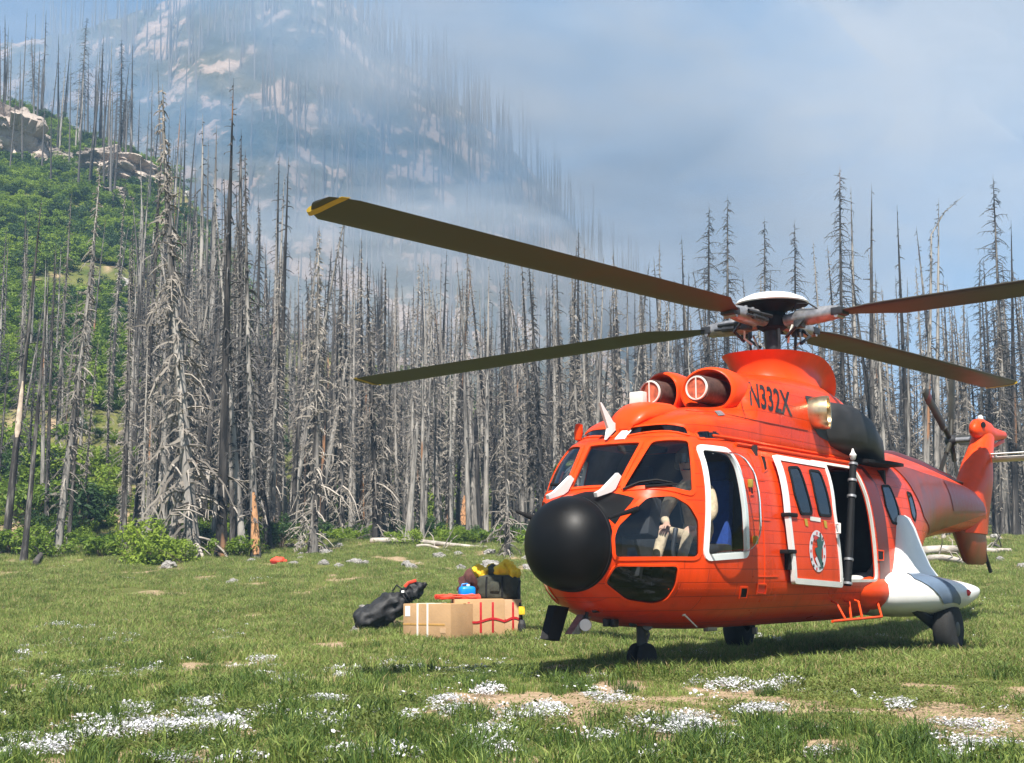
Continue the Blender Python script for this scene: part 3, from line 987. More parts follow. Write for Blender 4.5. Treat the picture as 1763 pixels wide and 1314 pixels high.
# ---------------------------------------------------------------- sliding door on the port side
DF = lambda x, z: side(FB8, x, z)
dp = round_poly(hits(FB8, [(1335, 785), (1420, 800), (1437, 880), (1449, 1010), (1368, 1003), (1357, 890)]), .03)
door = patch(MB(), FB8, dp, 0.0, .12, thick=.045).build('sliding_door', M['orange'], heli, smooth=35)
band(MB(), FB8, shrink(dp, -.012), .062, .012, .05, .12).build('door_edge', M['white'], door, smooth=30)
for wp in ([(1357, 806), (1374, 806), (1386, 840), (1397, 884), (1378, 884), (1367, 850)], [(1393, 811), (1410, 813), (1422, 848), (1430, 888), (1410, 886), (1402, 850)]):
    wq = round_poly(hits(FB8, wp), .05)
    pn = patch(MB(), FB8, wq, .006, .08).build('door_window', M['darkglass'], door, smooth=60)
    patch(MB(), FB8, wq, .003, .08).build('dark_backing', M['interior'], pn, smooth=60)  # dark sheet in place of the cabin shade behind the door glass
    band(MB(), FB8, shrink(wq, -.022), .03, .014, .02, .08).build('window_seal', M['matt_black'], pn, smooth=30)
# emblem: pale oval ring, dark green figure with a tail, red accents
ec = (1407, 949)
def el(rx, ry, n=28, cx=ec[0], cy=ec[1], tilt=-.12):
    return [(cx + rx * math.cos(a) + tilt * ry * math.sin(a) * -.5, cy + ry * math.sin(a)) for a in np.linspace(0, 2 * math.pi, n, endpoint=False)]
e_o, e_i = hits(FB8, el(14.2, 36)), hits(FB8, el(9.2, 26))
em = patch(MB(), FB8, e_o, .006, .06, hole=e_i).build('emblem', M['emgrey'], door, smooth=60)
fig = hits(FB8, [(1405, 930), (1413, 921), (1414, 932), (1418, 930), (1414, 946), (1414, 960), (1417, 978), (1413, 980), (1409, 964), (1404, 953), (1402, 944), (1407, 942)])
patch(MB(), FB8, fig, .0075, .05).build('emblem_figure', M['emgreen'], em, smooth=60)
patch(MB(), FB8, hits(FB8, [(1399, 926), (1403, 921), (1407, 925), (1403, 932)]), .009, .05).build('emblem_patch', M['emred'], em, smooth=60)
patch(MB(), FB8, hits(FB8, [(1402, 962), (1405, 958), (1411, 973), (1408, 977)]), .009, .05).build('emblem_patch', M['emgrey'], em, smooth=60)
for th_ in np.linspace(.3, 6.0, 13):
    cx_, cy_ = ec[0] + 11.8 * math.cos(th_), ec[1] + 31 * math.sin(th_)
    patch(MB(), FB8, hits(FB8, [(cx_ - 1.1, cy_ - 2.4), (cx_ + 1.1, cy_ - 2.4), (cx_ + 1.1, cy_ + 2.4), (cx_ - 1.1, cy_ + 2.4)]), .0085, .05).build('emblem_mark', M['emred' if int(th_ * 2) % 3 == 0 else 'matt_black'], em)
patch(MB(), FB8, hits(FB8, [(1394, 889), (1412, 892), (1412, 899), (1394, 896)]), .006, .05).build('door_placard', M['dirty_white'], door)
for a in ((1384, 893), (1417, 896)):
    patch(MB(), FB8, hits(FB8, [a, (a[0] + 5, a[1] + 1), (a[0] + 7, a[1] + 14), (a[0] + 2, a[1] + 12)]), .006, .04).build('door_marking', M['yellow_paint'], door)
hd = MB()
p0, p1 = hits(FB8, [(1437, 902), (1437, 918)])
hd.tube([p0 + Vector((0, .02, 0)), p0 + Vector((0, .06, 0)), p1 + Vector((0, .06, 0)), p1 + Vector((0, .02, 0))], .016, 6)
hd.build('door_handle', M['white'], door)
# rail above the door and rollers
rl = MB(); rl.tube([side(FB, x, 2.44) + Vector((0, .02, 0)) for x in np.linspace(2.9, -.5, 14)], .022, 6)
rl.build('door_rail', M['orange_plain'], heli)
for px, py in ((1352, 887), (1350, 950)):
    p = hits(FB, [(px, py)])[0]; rl = MB()
    rl.box(p + Vector((0, .05, 0)), (.24, .10, .045), bev=.012)
    rl.box(p + Vector((-.03, .03, -.10)), (.07, .06, .20), bev=.012)
    rl.build('door_roller_arm', M['matt_black'], heli)
# maroon band and grey seal behind the opening
st = []
for x0, x1, z in [(-.62, -.98, .98), (-.58, -.95, 1.4), (-.50, -.90, 1.8), (-.42, -.82, 2.2), (-.38, -.70, 2.42)]:
    st.append((side(FB, x0, z), side(FB, x1, z)))
stp = [a for a, b in st] + [b for a, b in reversed(st)]
patch(MB(), FB, stp, .004, .1).build('painted_band', M['maroon'], heli, smooth=60)
band(MB(), FB, shrink(O_cabin, -.03), .035, .012, .03, .1).build('opening_seal', M['dirty_white'], heli, smooth=30)

# ---------------------------------------------------------------- glossy tail boom side, shade and ground reflection painted in dark red
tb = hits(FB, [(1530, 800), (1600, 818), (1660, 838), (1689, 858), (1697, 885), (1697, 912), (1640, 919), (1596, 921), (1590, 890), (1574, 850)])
patch(MB(), FB, tb, .012, .07).build('boom_shade', M['brownred'], heli, smooth=60)
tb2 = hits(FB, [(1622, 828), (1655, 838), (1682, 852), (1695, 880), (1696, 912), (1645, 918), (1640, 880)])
patch(MB(), FB, tb2, .020, .07).build('boom_shade', M['maroon'], heli, smooth=60)
# spine along the boom top
MB().rings([superring(x, 2.55, zt, hw, 2.6, 2.2, 2.2, 18) for x, zt, hw in [(-2.9, 2.86, .22), (-4, 2.92, .20), (-5.2, 2.86, .17), (-6.4, 2.72, .14), (-7.2, 2.58, .08)]]).build('boom_spine', M['maroon'], heli, smooth=60)

# ---------------------------------------------------------------- tail fin, ventral fin, stabiliser, tail rotor
def foil(x0, x1, th, z=None, n=20):
    """closed aerofoil ring between leading x0 and trailing x1, thickness th, in plan"""
    r = []
    for k in range(n):
        a = 2 * math.pi * k / n
        t = (1 - math.cos(a)) / 2
        r.append((x0 + (x1 - x0) * t, th * .5 * math.sin(a) * (1.25 - .8 * t) * 1.5))
    return r
fin_st = [(1.75, -6.95, -8.6, .26), (2.1, -7.0, -8.75, .30), (2.5, -7.15, -8.95, .34), (2.75, -7.55, -9.05, .34), (3.0, -7.80, -9.05, .32), (3.3, -8.18, -9.15, .28), (3.5, -8.35, -9.25, .25), (3.56, -8.4, -9.25, .2)]
MB().rings([[Vector((x, y, z)) for x, y in foil(x0, x1, th)] for z, x0, x1, th in fin_st]).build('tail_fin', M['orange_plain'], heli, smooth=50)
MB().rings([[Vector((x, y, z)) for x, y in foil(x0, x1, th)] for z, x0, x1, th in [(1.85, -6.75, -8.5, .2), (1.6, -7.0, -8.55, .18), (1.28, -7.25, -8.5, .12), (1.22, -7.45, -8.3, .06)]]).build('ventral_fin', M['brownred'], heli, smooth=50)  # orange fin, its shading put into the darker colour
MB().tube([(-8.4, 0, 1.45), (-8.7, 0, 1.10)], .035, 8).build('tail_skid', M['dark_metal'], heli)
# gearbox housing: rounded pod on top of the fin with an aft tip
gb = MB()
gb.rings([[Vector((x, r_ * .75 * math.cos(a), 3.62 + dz + r_ * math.sin(a))) for a in np.linspace(0, 2 * math.pi, 20, endpoint=False)]
          for x, r_, dz in [(-8.12, .02, -.02), (-8.16, .10, -.02), (-8.30, .17, 0), (-8.55, .20, .01), (-8.95, .18, .0), (-9.2, .13, -.02), (-9.6, .10, .0), (-10.0, .07, .02), (-10.15, .02, .02)]])
gb.build('gearbox_pod', M['orange_plain'], heli, smooth=60)
MB().box((-9.62, 0, 3.46), (.7, .035, .06), rot=(0, .22, 0), bev=.01).build('pod_strake', M['orange_plain'], heli)
MB().lathe([(.05, 0), (.055, .02), (.0, .022)], 14, (-8.30, .125, 3.68), (.45, .9, 0), cap=False).build('pod_vent', M['matt_black'], heli)
MB().lathe([(.05, 0), (.05, .06), (.0, .09)], 14, (-8.60, 0, 3.81), (0, 0, 1), cap=False).build('beacon_light', M['white'], heli)
tr = empty('tail_rotor', (-8.62, -.56, 3.47), 0, heli)
MB().lathe([(.05, .0), (.05, .55)], 14, (0, 0, 0), (0, 1, 0)).build('rotor_shaft', M['grey_metal'], tr)
MB().lathe([(.0, -.10), (.09, -.08), (.12, 0), (.09, .07), (.05, .1)], 16, (0, 0, 0), (0, 1, 0), cap=False).build('rotor_hub', M['dark_metal'], tr)
for k in range(5):
    a = R(103 + 72 * k)
    d = Vector((math.cos(a), 0, math.sin(a))); e = Vector((-math.sin(a), 0, math.cos(a)))
    mb = MB()
    for r0, r1, ch, th in [(.08, .40, .09, .05)]:
        mb.tube([d * r0, d * r1], .045, 8)
    rings = []
    for r0, ch in [(.34, .10), (.46, .20), (1.40, .20), (1.52, .14)]:
        rings.append([d * r0 + (e * math.cos(.22) + Vector((0, 1, 0)) * math.sin(.22)) * (x * ch) + Vector((0, 1, 0)) * (y * .06 * ch / .2) for x, y in [(-.5, 0), (-.3, .5), (.1, .45), (.5, 0), (.1, -.3), (-.3, -.45)]])
    mb.rings(rings)
    bl = mb.build('tail_rotor_blade', M['blade'], tr, smooth=50)
    rg = [[p + Vector((0, .0, 0)) for p in [d * r0 + (e * math.cos(.22) + Vector((0, 1, 0)) * math.sin(.22)) * (x * .215) + Vector((0, 1, 0)) * (y * .068) for x, y in [(-.5, 0), (-.3, .5), (.1, .45), (.5, 0), (.1, -.3), (-.3, -.45)]]] for r0 in (1.22, 1.36)]
    MB().rings(rg).build('blade_band', M['maroon'], bl, smooth=50)
sb = [[Vector((x, y, 3.09 + (y - .1) * .0 + zz)) for x, zz in foil(-8.52, -9.10, .07)] for y in (.10, 1.0, 2.05, 2.12)]
stb = MB().rings(sb).build('stabiliser', M['dirty_white'], heli, smooth=50)
sl_ = MB().rings([[Vector((x, y, 3.165 + zz)) for x, zz in foil(-8.40, -8.54, .022, n=12)] for y in (.12, 2.08)])
sl_.build('slat', M['white'], stb, smooth=50)
for y in (.25, .8, 1.4, 2.0): MB().box((-8.52, y, 3.135), (.11, .02, .06)).build('slat_bracket', M['white'], stb)

# ---------------------------------------------------------------- sponsons, gear
for s in (1, -1):
    def sring(x, yo, zt, zb, grow=0.0, n=40):
        ring = []
        zc = zb + (zt - zb) * .55
        for k in range(n):
            a = 2 * math.pi * k / n; c_, s_ = math.cos(a), math.sin(a)
            y = .85 + (yo - .85 + grow) * math.copysign(abs(c_) ** (2 / 2.5), c_)
            z = zc + ((zt - zc if s_ > 0 else zc - zb) + grow) * math.copysign(abs(s_) ** (2 / 2.5), s_)
            ring.append(Vector((x, s * y, z)))
        return ring
    SPA = np.array([(-3.15, 1.42, .86, .80), (-2.9, 1.58, .92, .70), (-2.5, 1.68, .98, .58), (-2.0, 1.72, 1.02, .50), (-1.6, 1.70, 1.06, .49), (-1.3, 1.58, 1.08, .51), (-1.05, 1.42, 1.08, .54), (-.82, 1.20, 1.03, .60), (-.70, 1.02, .92, .70)])
    def sp(x, g=0): return sring(x, *[float(pchip(SPA[:, 0], SPA[:, i], x)) for i in (1, 2, 3)], grow=g)
    spo = MB().rings([sp(x) for x in np.linspace(-3.15, -.70, 22)]).build('sponson', M['white'], heli, smooth=60)
    SB = BVHTree.FromPolygons([Vector((p[0], abs(p[1]), p[2])) for p in [v.co for v in spo.data.vertices]], [tuple(f.vertices) for f in spo.data.polygons])
    stq = hits(SB, [(1558, 987), (1580, 988), (1630, 1003), (1644, 1016), (1650, 1042), (1646, 1058), (1628, 1058), (1622, 1040), (1613, 1022), (1598, 1009), (1572, 997)])
    tmp = patch(MB(), SB, round_poly(stq, .03), .016, .04)
    tmp.v = [(v[0], v[1] * s, v[2]) for v in tmp.v]
    tmp.build('sponson_stripe', M['bluegrey'], spo, smooth=60)
    MB().lathe([(.045, -.01), (.04, .02), (.0, .045)], 14, (-1.95, s * 1.715, .80), (0, s, .1), cap=False).build('navigation_light', M['red'], spo)
    fr_ = []
    for z, x0, x1, yo in [(1.02, -1.02, -2.25, 1.34), (1.15, -1.10, -2.12, 1.27), (1.4, -1.20, -1.98, 1.20), (1.65, -1.28, -1.84, 1.15), (1.78, -1.33, -1.76, 1.10), (1.82, -1.40, -1.68, 1.05)]:
        ring = []
        for k in range(24):
            a = 2 * math.pi * k / 24; c_, s_ = math.cos(a), math.sin(a)
            ring.append(Vector(((x0 + x1) / 2 + (x0 - x1) / 2 * math.copysign(abs(c_) ** .6, c_), s * (.95 + (yo - .95) * math.copysign(abs(s_) ** .6, s_)), z)))
        fr_.append(ring)
    MB().rings(fr_).build('sponson_fairing', M['white'], heli, smooth=60)
    MB().rings([[Vector((x, s * (.90 + (y_ - .90) * k), .84 + (z_ - .84) * k)) for y_, z_ in [(.92, 1.02), (1.03, 1.0), (1.10, .92), (1.11, .80), (1.06, .70), (.98, .62), (.90, .60)]] for x, k in [(-.74, 1.0), (-.55, .97), (-.35, .86), (-.15, .62), (.0, .3)]]).build('sponson_root', M['orange_plain'], heli, smooth=60)
    g = empty('main_gear', (-1.75, s * 1.50, 0), 0, heli)
    MB().lathe([(.10, -.125), (.25, -.125), (.315, -.10), (.335, -.05), (.335, .05), (.315, .10), (.25, .125), (.10, .125)], 30, (0, 0, .335), (0, 1, 0)).build('tyre', M['rubber'], g, smooth=50)
    MB().lathe([(.0, -.11), (.06, -.11), (.08, -.13), (.16, -.10), (.17, .10), (.08, .13), (0, .13)], 24, (0, 0, .335), (0, 1, 0), cap=False).build('rim', M['dark_metal'], g, smooth=40)
    lg = MB(); lg.tube([(0, -s * .12, .335), (.55, -s * .25, .62)], .07, 10); lg.tube([(.1, -s * .16, .40), (-.05, -s * .20, .85)], .05, 10)
    lg.build('gear_leg', M['dark_metal'], g)
ng = empty('nose_gear', (3.55, 0, 0), 0, heli)
for s in (1, -1):
    MB().lathe([(.06, -.04), (.12, -.042), (.16, -.03), (.168, 0), (.16, .03), (.12, .042), (.06, .04)], 26, (0, s * .062, .168), (0, 1, 0)).build('nose_tyre', M['rubber'], ng, smooth=50)
MB().tube([(0, 0, .168), (.0, 0, .30), (0, 0, .301), (.0, 0, .62)], [.035, .035, .055, .055], 12).build('nose_strut', M['dark_metal'], ng)
MB().tube([(0, -.075, .168), (0, .075, .168)], .03, 8).build('nose_axle', M['grey_metal'], ng)
MB().tube([(-.02, .02, .30), (-.12, .02, .42), (-.02, .02, .55)], .02, 6).build('torque_link', M['grey_metal'], ng)

# ---------------------------------------------------------------- small fittings
# boarding steps
stp_ = MB()
A, B_ = hpt(1433, 1070, 1, 1.12), hpt(1518, 1062, 1, 1.12)
stp_.tube([A, B_], .016, 8)
for px in ((1440, 1038, 1455), (1462, 1037, 1464), (1478, 1036, 1483), (1510, 1034, 1518)):
    t_ = hpt(px[0], px[1], 1, 1.02); b_ = A.lerp(B_, (px[2] - 1433) / 85)
    stp_.tube([t_ + Vector((0, -.06, .02)), t_, b_], .015, 8)
stp_.build('boarding_step', M['orange_plain'], heli, smooth=50)
# black pole hanging in the doorway with silver rings
T_, Bt = hpt(1469, 795, 1, 1.10), hpt(1459, 1008, 1, 1.10)
pole = MB().tube([T_, T_.lerp(Bt, .33), T_.lerp(Bt, .7), Bt], [.045, .042, .05, .045], 12).build('doorway_pole', M['matt_black'], heli, smooth=50)
for t in (.02, .155, .285, .795, .985):
    d_ = (Bt - T_).normalized()
    MB().lathe([(.045, -.014), (.056, -.014), (.056, .014), (.045, .014)], 14, T_.lerp(Bt, t), d_).build('pole_ring', M['grey_metal'], pole)
MB().lathe([(.0, -.02), (.03, 0), (.045, .05), (.02, .09), (.01, .13)], 12, T_ + Vector((0, 0, .03)), (0, 0, 1), cap=False).build('pole_cap', M['white'], pole)
hp = hits(FB, [(1455, 781)])[0]
MB().rings([[Vector((x, y, z)) for y, z in [(yo * .6, zz - .03), (yo, zz - .02), (yo, zz + .02), (yo * .6, zz + .06)]] for x, yo, zz in [(hp.x + .45, 1.0, 2.48), (hp.x + .1, 1.14, 2.47), (hp.x - .3, 1.14, 2.47), (hp.x - .8, 1.0, 2.5)]]).build('hoist_bracket', M['matt_black'], heli, smooth=40)
# nose lights and under-nose blades
def lamp(px, py, y, r, fm):
    c = hpt(px, py, 1, y)
    a = Vector((.85, .45, -.05)).normalized()
    o = MB().lathe([(r * .4, -.10), (r * .9, -.06), (r * 1.05, .0), (r * .98, .008)], 20, c, a).build('landing_light', M['grey_metal'], heli)
    MB().lathe([(.0, .0125), (r * .6, .011), (r * .97, .009)], 20, c, a, cap=False).build('light_lens', M[fm], o)
    MB().tube([c - a * .06, c - a * .06 + Vector((-.03, 0, .16))], .02, 6).build('light_bracket', M['dark_metal'], o)
lamp(1008, 1076, -.12, .062, 'lamp'); lamp(1115, 1077, .10, .052, 'bluegrey')
for (a, b, c, d, y, m_) in (((950, 1042), (974, 1046), (957, 1104), (936, 1100), -.30, 'matt_black'), ((1000, 1058), (1012, 1062), (992, 1092), (978, 1092), -.2, 'grey_metal')):
    q = [hpt(p[0], p[1], 1, y) for p in (a, b, c, d)]
    mb = MB(); mb.rings([[p + Vector((-.02, .03, 0)) for p in q], [p + Vector((.02, -.03, 0)) for p in q]])
    mb.build('under_nose_blade', M[m_], heli, smooth=30)
for px, py, y in ((1027, 1048, .0), (1045, 1072, .0), (1058, 1073, .05), (1090, 1072, .05)):
    MB().box(hpt(px, py, 1, y), (.10, .05, .08), bev=.012).build('under_nose_fitting', M['dark_metal'], heli)
pb = MB(); P0, P1, P2_ = hpt(1166, 1044, 1, .62), hpt(1178, 1058, 1, .66), hpt(1200, 1080, 1, .70)
pb.tube([P0, P1], [.018, .028], 8); pb.tube([P1, P2_], [.010, .006], 6)
pb.build('probe_antenna', M['dirty_white'], heli)
MB().box(hpt(1223, 1082, 1, .45), (.22, .06, .06), bev=.01).build('belly_fitting', M['grey_metal'], heli)
MB().box(hpt(1300, 1086, 1, .45), (.05, .05, .08), bev=.01).build('belly_fitting', M['grey_metal'], heli)
# white cable-cutter deflectors ahead of the windscreen
for s in (1, -1):
    mb = MB()
    mb.rings([[Vector((x, s * .285 + yy, z)) for x, z in [(4.88, 1.84), (4.76, 1.88), (4.46, 2.06), (4.40, 2.03), (4.52, 1.895), (4.60, 1.86), (4.86, 1.80)]] for yy in (-.018, .018)])
    mb.build('cable_deflector', M['white'], heli, smooth=30)
mb = MB(); mb.rings([[Vector((x, yy, z)) for x, z in [(3.86, 2.56), (4.02, 2.46), (3.98, 2.58), (4.14, 2.84), (4.11, 2.845), (3.88, 2.66), (3.74, 2.62)]] for yy in (-.13, -.10)])
mb.build('cable_cutter', M['white'], heli, smooth=30)
pl = [Vector((3.98, -.03, 2.46)), Vector((3.98, .09, 2.46)), Vector((3.80, .10, 2.585)), Vector((3.80, -.02, 2.585))]
patch(MB(), FB, pl, .012, .06, thick=.01).build('cutter_base', M['white'], heli)
# side aerials on the nose
for px in (((1098, 876), (1048, 892), .56), ((918, 892), (888, 880), -.62)):
    a, b = hpt(px[0][0], px[0][1], 1, px[2]), hpt(px[1][0], px[1][1], 1, px[2] + (.12 if px[2] > 0 else -.12))
    MB().tube([a, b], [.030, .014], 8, flat=.5).build('nose_aerial', M['matt_black'], heli)
# roof mirror in orange, wipers
c = hpt(996, 744, 1, -.72)
mr_ = MB(); mr_.lathe([(.0, -.10), (.04, -.085), (.05, 0), (.04, .085), (0, .10)], 14, c, (0, .1, 1), cap=False); mr_.tube([c + Vector((0, .0, -.08)), c + Vector((-.12, .1, -.18))], .014, 6)
mr_.build('roof_mirror', M['orange_plain'], heli)
for arr in ([(1072, 845), (1100, 833), (1130, 829), (1158, 834)], [(1164, 836), (1140, 838), (1110, 840)]):
    p = [h_ for h_ in hits(FB, arr)]
    n_, _c = newell(p + [p[0] + Vector((0, 0, .1))])
    MB().tube([q + Vector((.02, .015, .015)) for q in p], [.012, .012, .012, .008][:len(p)], 5).build('wiper', M['matt_black'], heli)
p = hits(FB, [(968, 838), (952, 838)])
if len(p) > 1: MB().tube([q + Vector((.03, 0, .02)) for q in p], .02, 6).build('wiper', M['matt_black'], heli)
# hatches, vents and fuel cap on the flank
for q, m_ in (([(1275, 1012), (1286, 1012), (1284, 1029), (1273, 1029)], 'matt_black'), ([(1304, 1006), (1318, 1007), (1317, 1022), (1303, 1021)], 'red'), ([(1308, 785), (1316, 787), (1320, 808), (1315, 812)], 'matt_black'), ([(1510, 948), (1520, 949), (1520, 964), (1511, 964)], 'matt_black'), ([(1291, 838), (1294, 838), (1296, 851), (1292, 851)], 'matt_black')):
    hp_ = hits(FB, q)
    h_ = patch(MB(), FB, hp_, .006, .05).build('flank_hatch', M[m_], heli)
    band(MB(), FB, shrink(hp_, -.012), .016, .012, .015, .06).build('hatch_rim', M['orange_plain'], h_, smooth=0)
vq = hits(CB, [(1229, 709), (1240, 708), (1248, 716), (1236, 717)])
patch(MB(), CB, vq, .01, .04).build('cowling_vent', M['grey_metal'], heli)
# rivet and seam strips running fore and aft on the flank
for z in (1.02, 1.62, 2.05):
    x0, x1 = (2.95, 2.55) if z > 1.1 else (3.0, 2.4)
    MB().tube([side(FB, x, z) + Vector((0, .001, 0)) for x in np.linspace(x0, x1, 4)], .008, 4).build('seam_strip', M['orange_plain'], heli)
sm_ = MB().tube([side(FB, 2.72, z) for z in np.linspace(.75, 2.35, 14)], .008, 4); sm_.build('frame_seam', M['orange_plain'], heli)
ledge = MB().tube([side(FCB, x, 2.50) + Vector((0, .005, 0)) for x in np.linspace(3.3, -.3, 16)], .02, 6); ledge.build('roof_gutter', M['orange_plain'], heli)

# seams and rivet rows
cs = hits(CB, [(1180, 707), (1200, 709), (1230, 710), (1262, 716), (1300, 724), (1345, 733), (1390, 742)])
MB().tube([q + Vector((0, .002, .002)) for q in cs], .006, 4).build('cowling_seam', M['brownred'], heli)
cs = hits(CB, [(1270, 650), (1276, 690), (1284, 722)])
if len(cs) > 2: MB().tube(cs, .005, 4).build('cowling_seam', M['brownred'], heli)
rv = MB()
def rivet(h):
    if h[0] is None: return
    n_ = h[1].normalized(); _, u_r, v_r = basis(n_)
    c_r = h[0]; r_ = .0065
    rv.add([c_r + (u_r * math.cos(a) + v_r * math.sin(a)) * r_ for a in (0, 1.26, 2.51, 3.77, 5.03)] + [c_r + n_ * .004], [(0, 1, 5), (1, 2, 5), (2, 3, 5), (3, 4, 5), (4, 0, 5)])
for z in (.62, .80, 1.02, 1.25, 1.48, 1.72, 1.95, 2.2, 2.4):
    for x in np.arange(2.36, 3.0, .045): rivet(FB.ray_cast(Vector((x, 3, z)), Vector((0, -1, 0))))
for z in (.60, .76, .90):
    for x in np.arange(-.4, 4.3, .05): rivet(FB.ray_cast(Vector((x, 3, z)), Vector((0, -1, 0))))
for x in (2.38, 2.62, 2.95, -.75, -1.05, -1.6):
    for z in np.arange(.62, 2.4, .05): rivet(FB.ray_cast(Vector((x, 3, z)), Vector((0, -1, 0))))
for x in (1.02, 1.5, 2.0, 2.45):
    for z in np.arange(2.55, 3.2, .05): rivet(CB.ray_cast(Vector((x, 3, z)), Vector((0, -1, 0))))
for x in np.arange(1.0, 3.4, .05): rivet(CB.ray_cast(Vector((x, 3, 2.62)), Vector((0, -1, 0))))
for x in np.arange(-7.4, -2.4, .07):
    for z in (1.9, 2.3): rivet(FB.ray_cast(Vector((x, 3, z)), Vector((0, -1, 0))))
tag(rv.build('rivets', M['orange_plain'], heli, smooth=0), kind='stuff')
# ---------------------------------------------------------------- interior
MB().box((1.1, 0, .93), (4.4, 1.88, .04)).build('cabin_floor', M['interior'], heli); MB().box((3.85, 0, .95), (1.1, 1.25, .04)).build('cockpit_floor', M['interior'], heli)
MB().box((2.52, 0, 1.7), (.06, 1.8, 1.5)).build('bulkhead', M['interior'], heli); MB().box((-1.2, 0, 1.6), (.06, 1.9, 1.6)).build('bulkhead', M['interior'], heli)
ip = MB(); ip.box((4.20, 0, 1.62), (.22, 1.15, .42), rot=(0, -.25, 0), bev=.04); ip.box((3.72, 0, 1.25), (.9, .26, .42), bev=.04); ip.box((4.2, 0, 1.30), (.25, .5, .5), bev=.03)
ip.build('instrument_panel', M['panelgrey'], heli)
ov = MB(); ov.box((3.45, 0, 2.42), (.5, .36, .12), bev=.03); ov.build('overhead_panel', M['panelgrey'], heli)
for y in (-.42, -.30, -.18, .18, .30, .42):
    MB().lathe([(.045, 0), (.045, .012), (0, .013)], 12, (4.09, y, 1.70), (-1, 0, .25), cap=False).build('instrument_dial', M['grey_metal'], heli)
for s in (1, -1):
    se = empty('pilot_seat', (2.95, s * .48, 0), 0, heli)
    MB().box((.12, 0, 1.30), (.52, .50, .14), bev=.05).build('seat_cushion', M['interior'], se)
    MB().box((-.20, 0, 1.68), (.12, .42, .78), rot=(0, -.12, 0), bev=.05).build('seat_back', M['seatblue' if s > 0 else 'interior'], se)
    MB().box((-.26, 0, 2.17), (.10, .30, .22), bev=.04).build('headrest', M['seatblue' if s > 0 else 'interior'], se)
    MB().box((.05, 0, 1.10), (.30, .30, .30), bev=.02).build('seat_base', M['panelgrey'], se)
    cy = MB(); cy.tube([(3.62, s * .48, .98), (3.70, s * .48, 1.30), (3.62, s * .48, 1.52)], [.03, .022, .028], 8); cy.build('control_stick', M['dark_metal'], heli)
    [MB().box((4.22, s * yy, 1.10), (.06, .10, .18), rot=(0, -.4, 0)).build('pedal', M['grey_metal'], heli) for yy in (.60, .36)]
for x, z in ((-.3, 1.15), (.2, 1.2)): MB().box((x, -.55, z), (.40, .45, .40), bev=.05).build('cabin_seat', M['matt_black'], heli)
bt = MB(); bt.tube([(-.1, .1, 1.55), (.35, .1, 1.58)], .035, 8); bt.build('seat_buckle_bar', M['grey_metal'], heli)

# ---------------------------------------------------------------- main rotor
rot = empty('main_rotor', (0.05, 0, 0), 0, heli)
MB().lathe([(.18, 3.55), (.17, 3.84), (.12, 3.90)], 24).build('mast_boot', M['dirty_white'], rot)
MB().lathe([(.10, 3.7), (.10, 3.95), (.105, 4.20)], 24).build('mast', M['dark_metal'], rot)
MB().lathe([(.0, 4.17), (.13, 4.18), (.19, 4.22), (.20, 4.36), (.17, 4.41), (.22, 4.45), (.34, 4.52), (.0, 4.53)], 28, cap=False).build('rotor_hub', M['matt_black'], rot, smooth=30)
MB().lathe([(.465, 4.520), (.478, 4.535), (.43, 4.585), (.30, 4.645), (.15, 4.68), (.0, 4.69)], 36, cap=False).build('hub_dome', M['white'], rot, smooth=60)
MB().lathe([(.468, 4.516), (.30, 4.50), (.0, 4.50)], 36, cap=False).build('dome_underside', M['matt_black'], rot, smooth=60)
for a_ in (40, 130, 220, 310):
    a = R(a_); d = Vector((math.cos(a), math.sin(a), 0))
    MB().tube([d * .27 + Vector((0, 0, 3.6)), d * .31 + Vector((0, 0, 4.16))], .018, 6).build('pitch_link', M['dark_metal'], rot)
PSI, DROOP = -0.11485, -0.033
secx = [(-.25, 0), (-.235, .022), (-.17, .045), (-.02, .055), (.25, .036), (.55, .016), (.75, .003), (.75, -.003), (.4, -.012), (.0, -.032), (-.17, -.030), (-.235, -.018)]
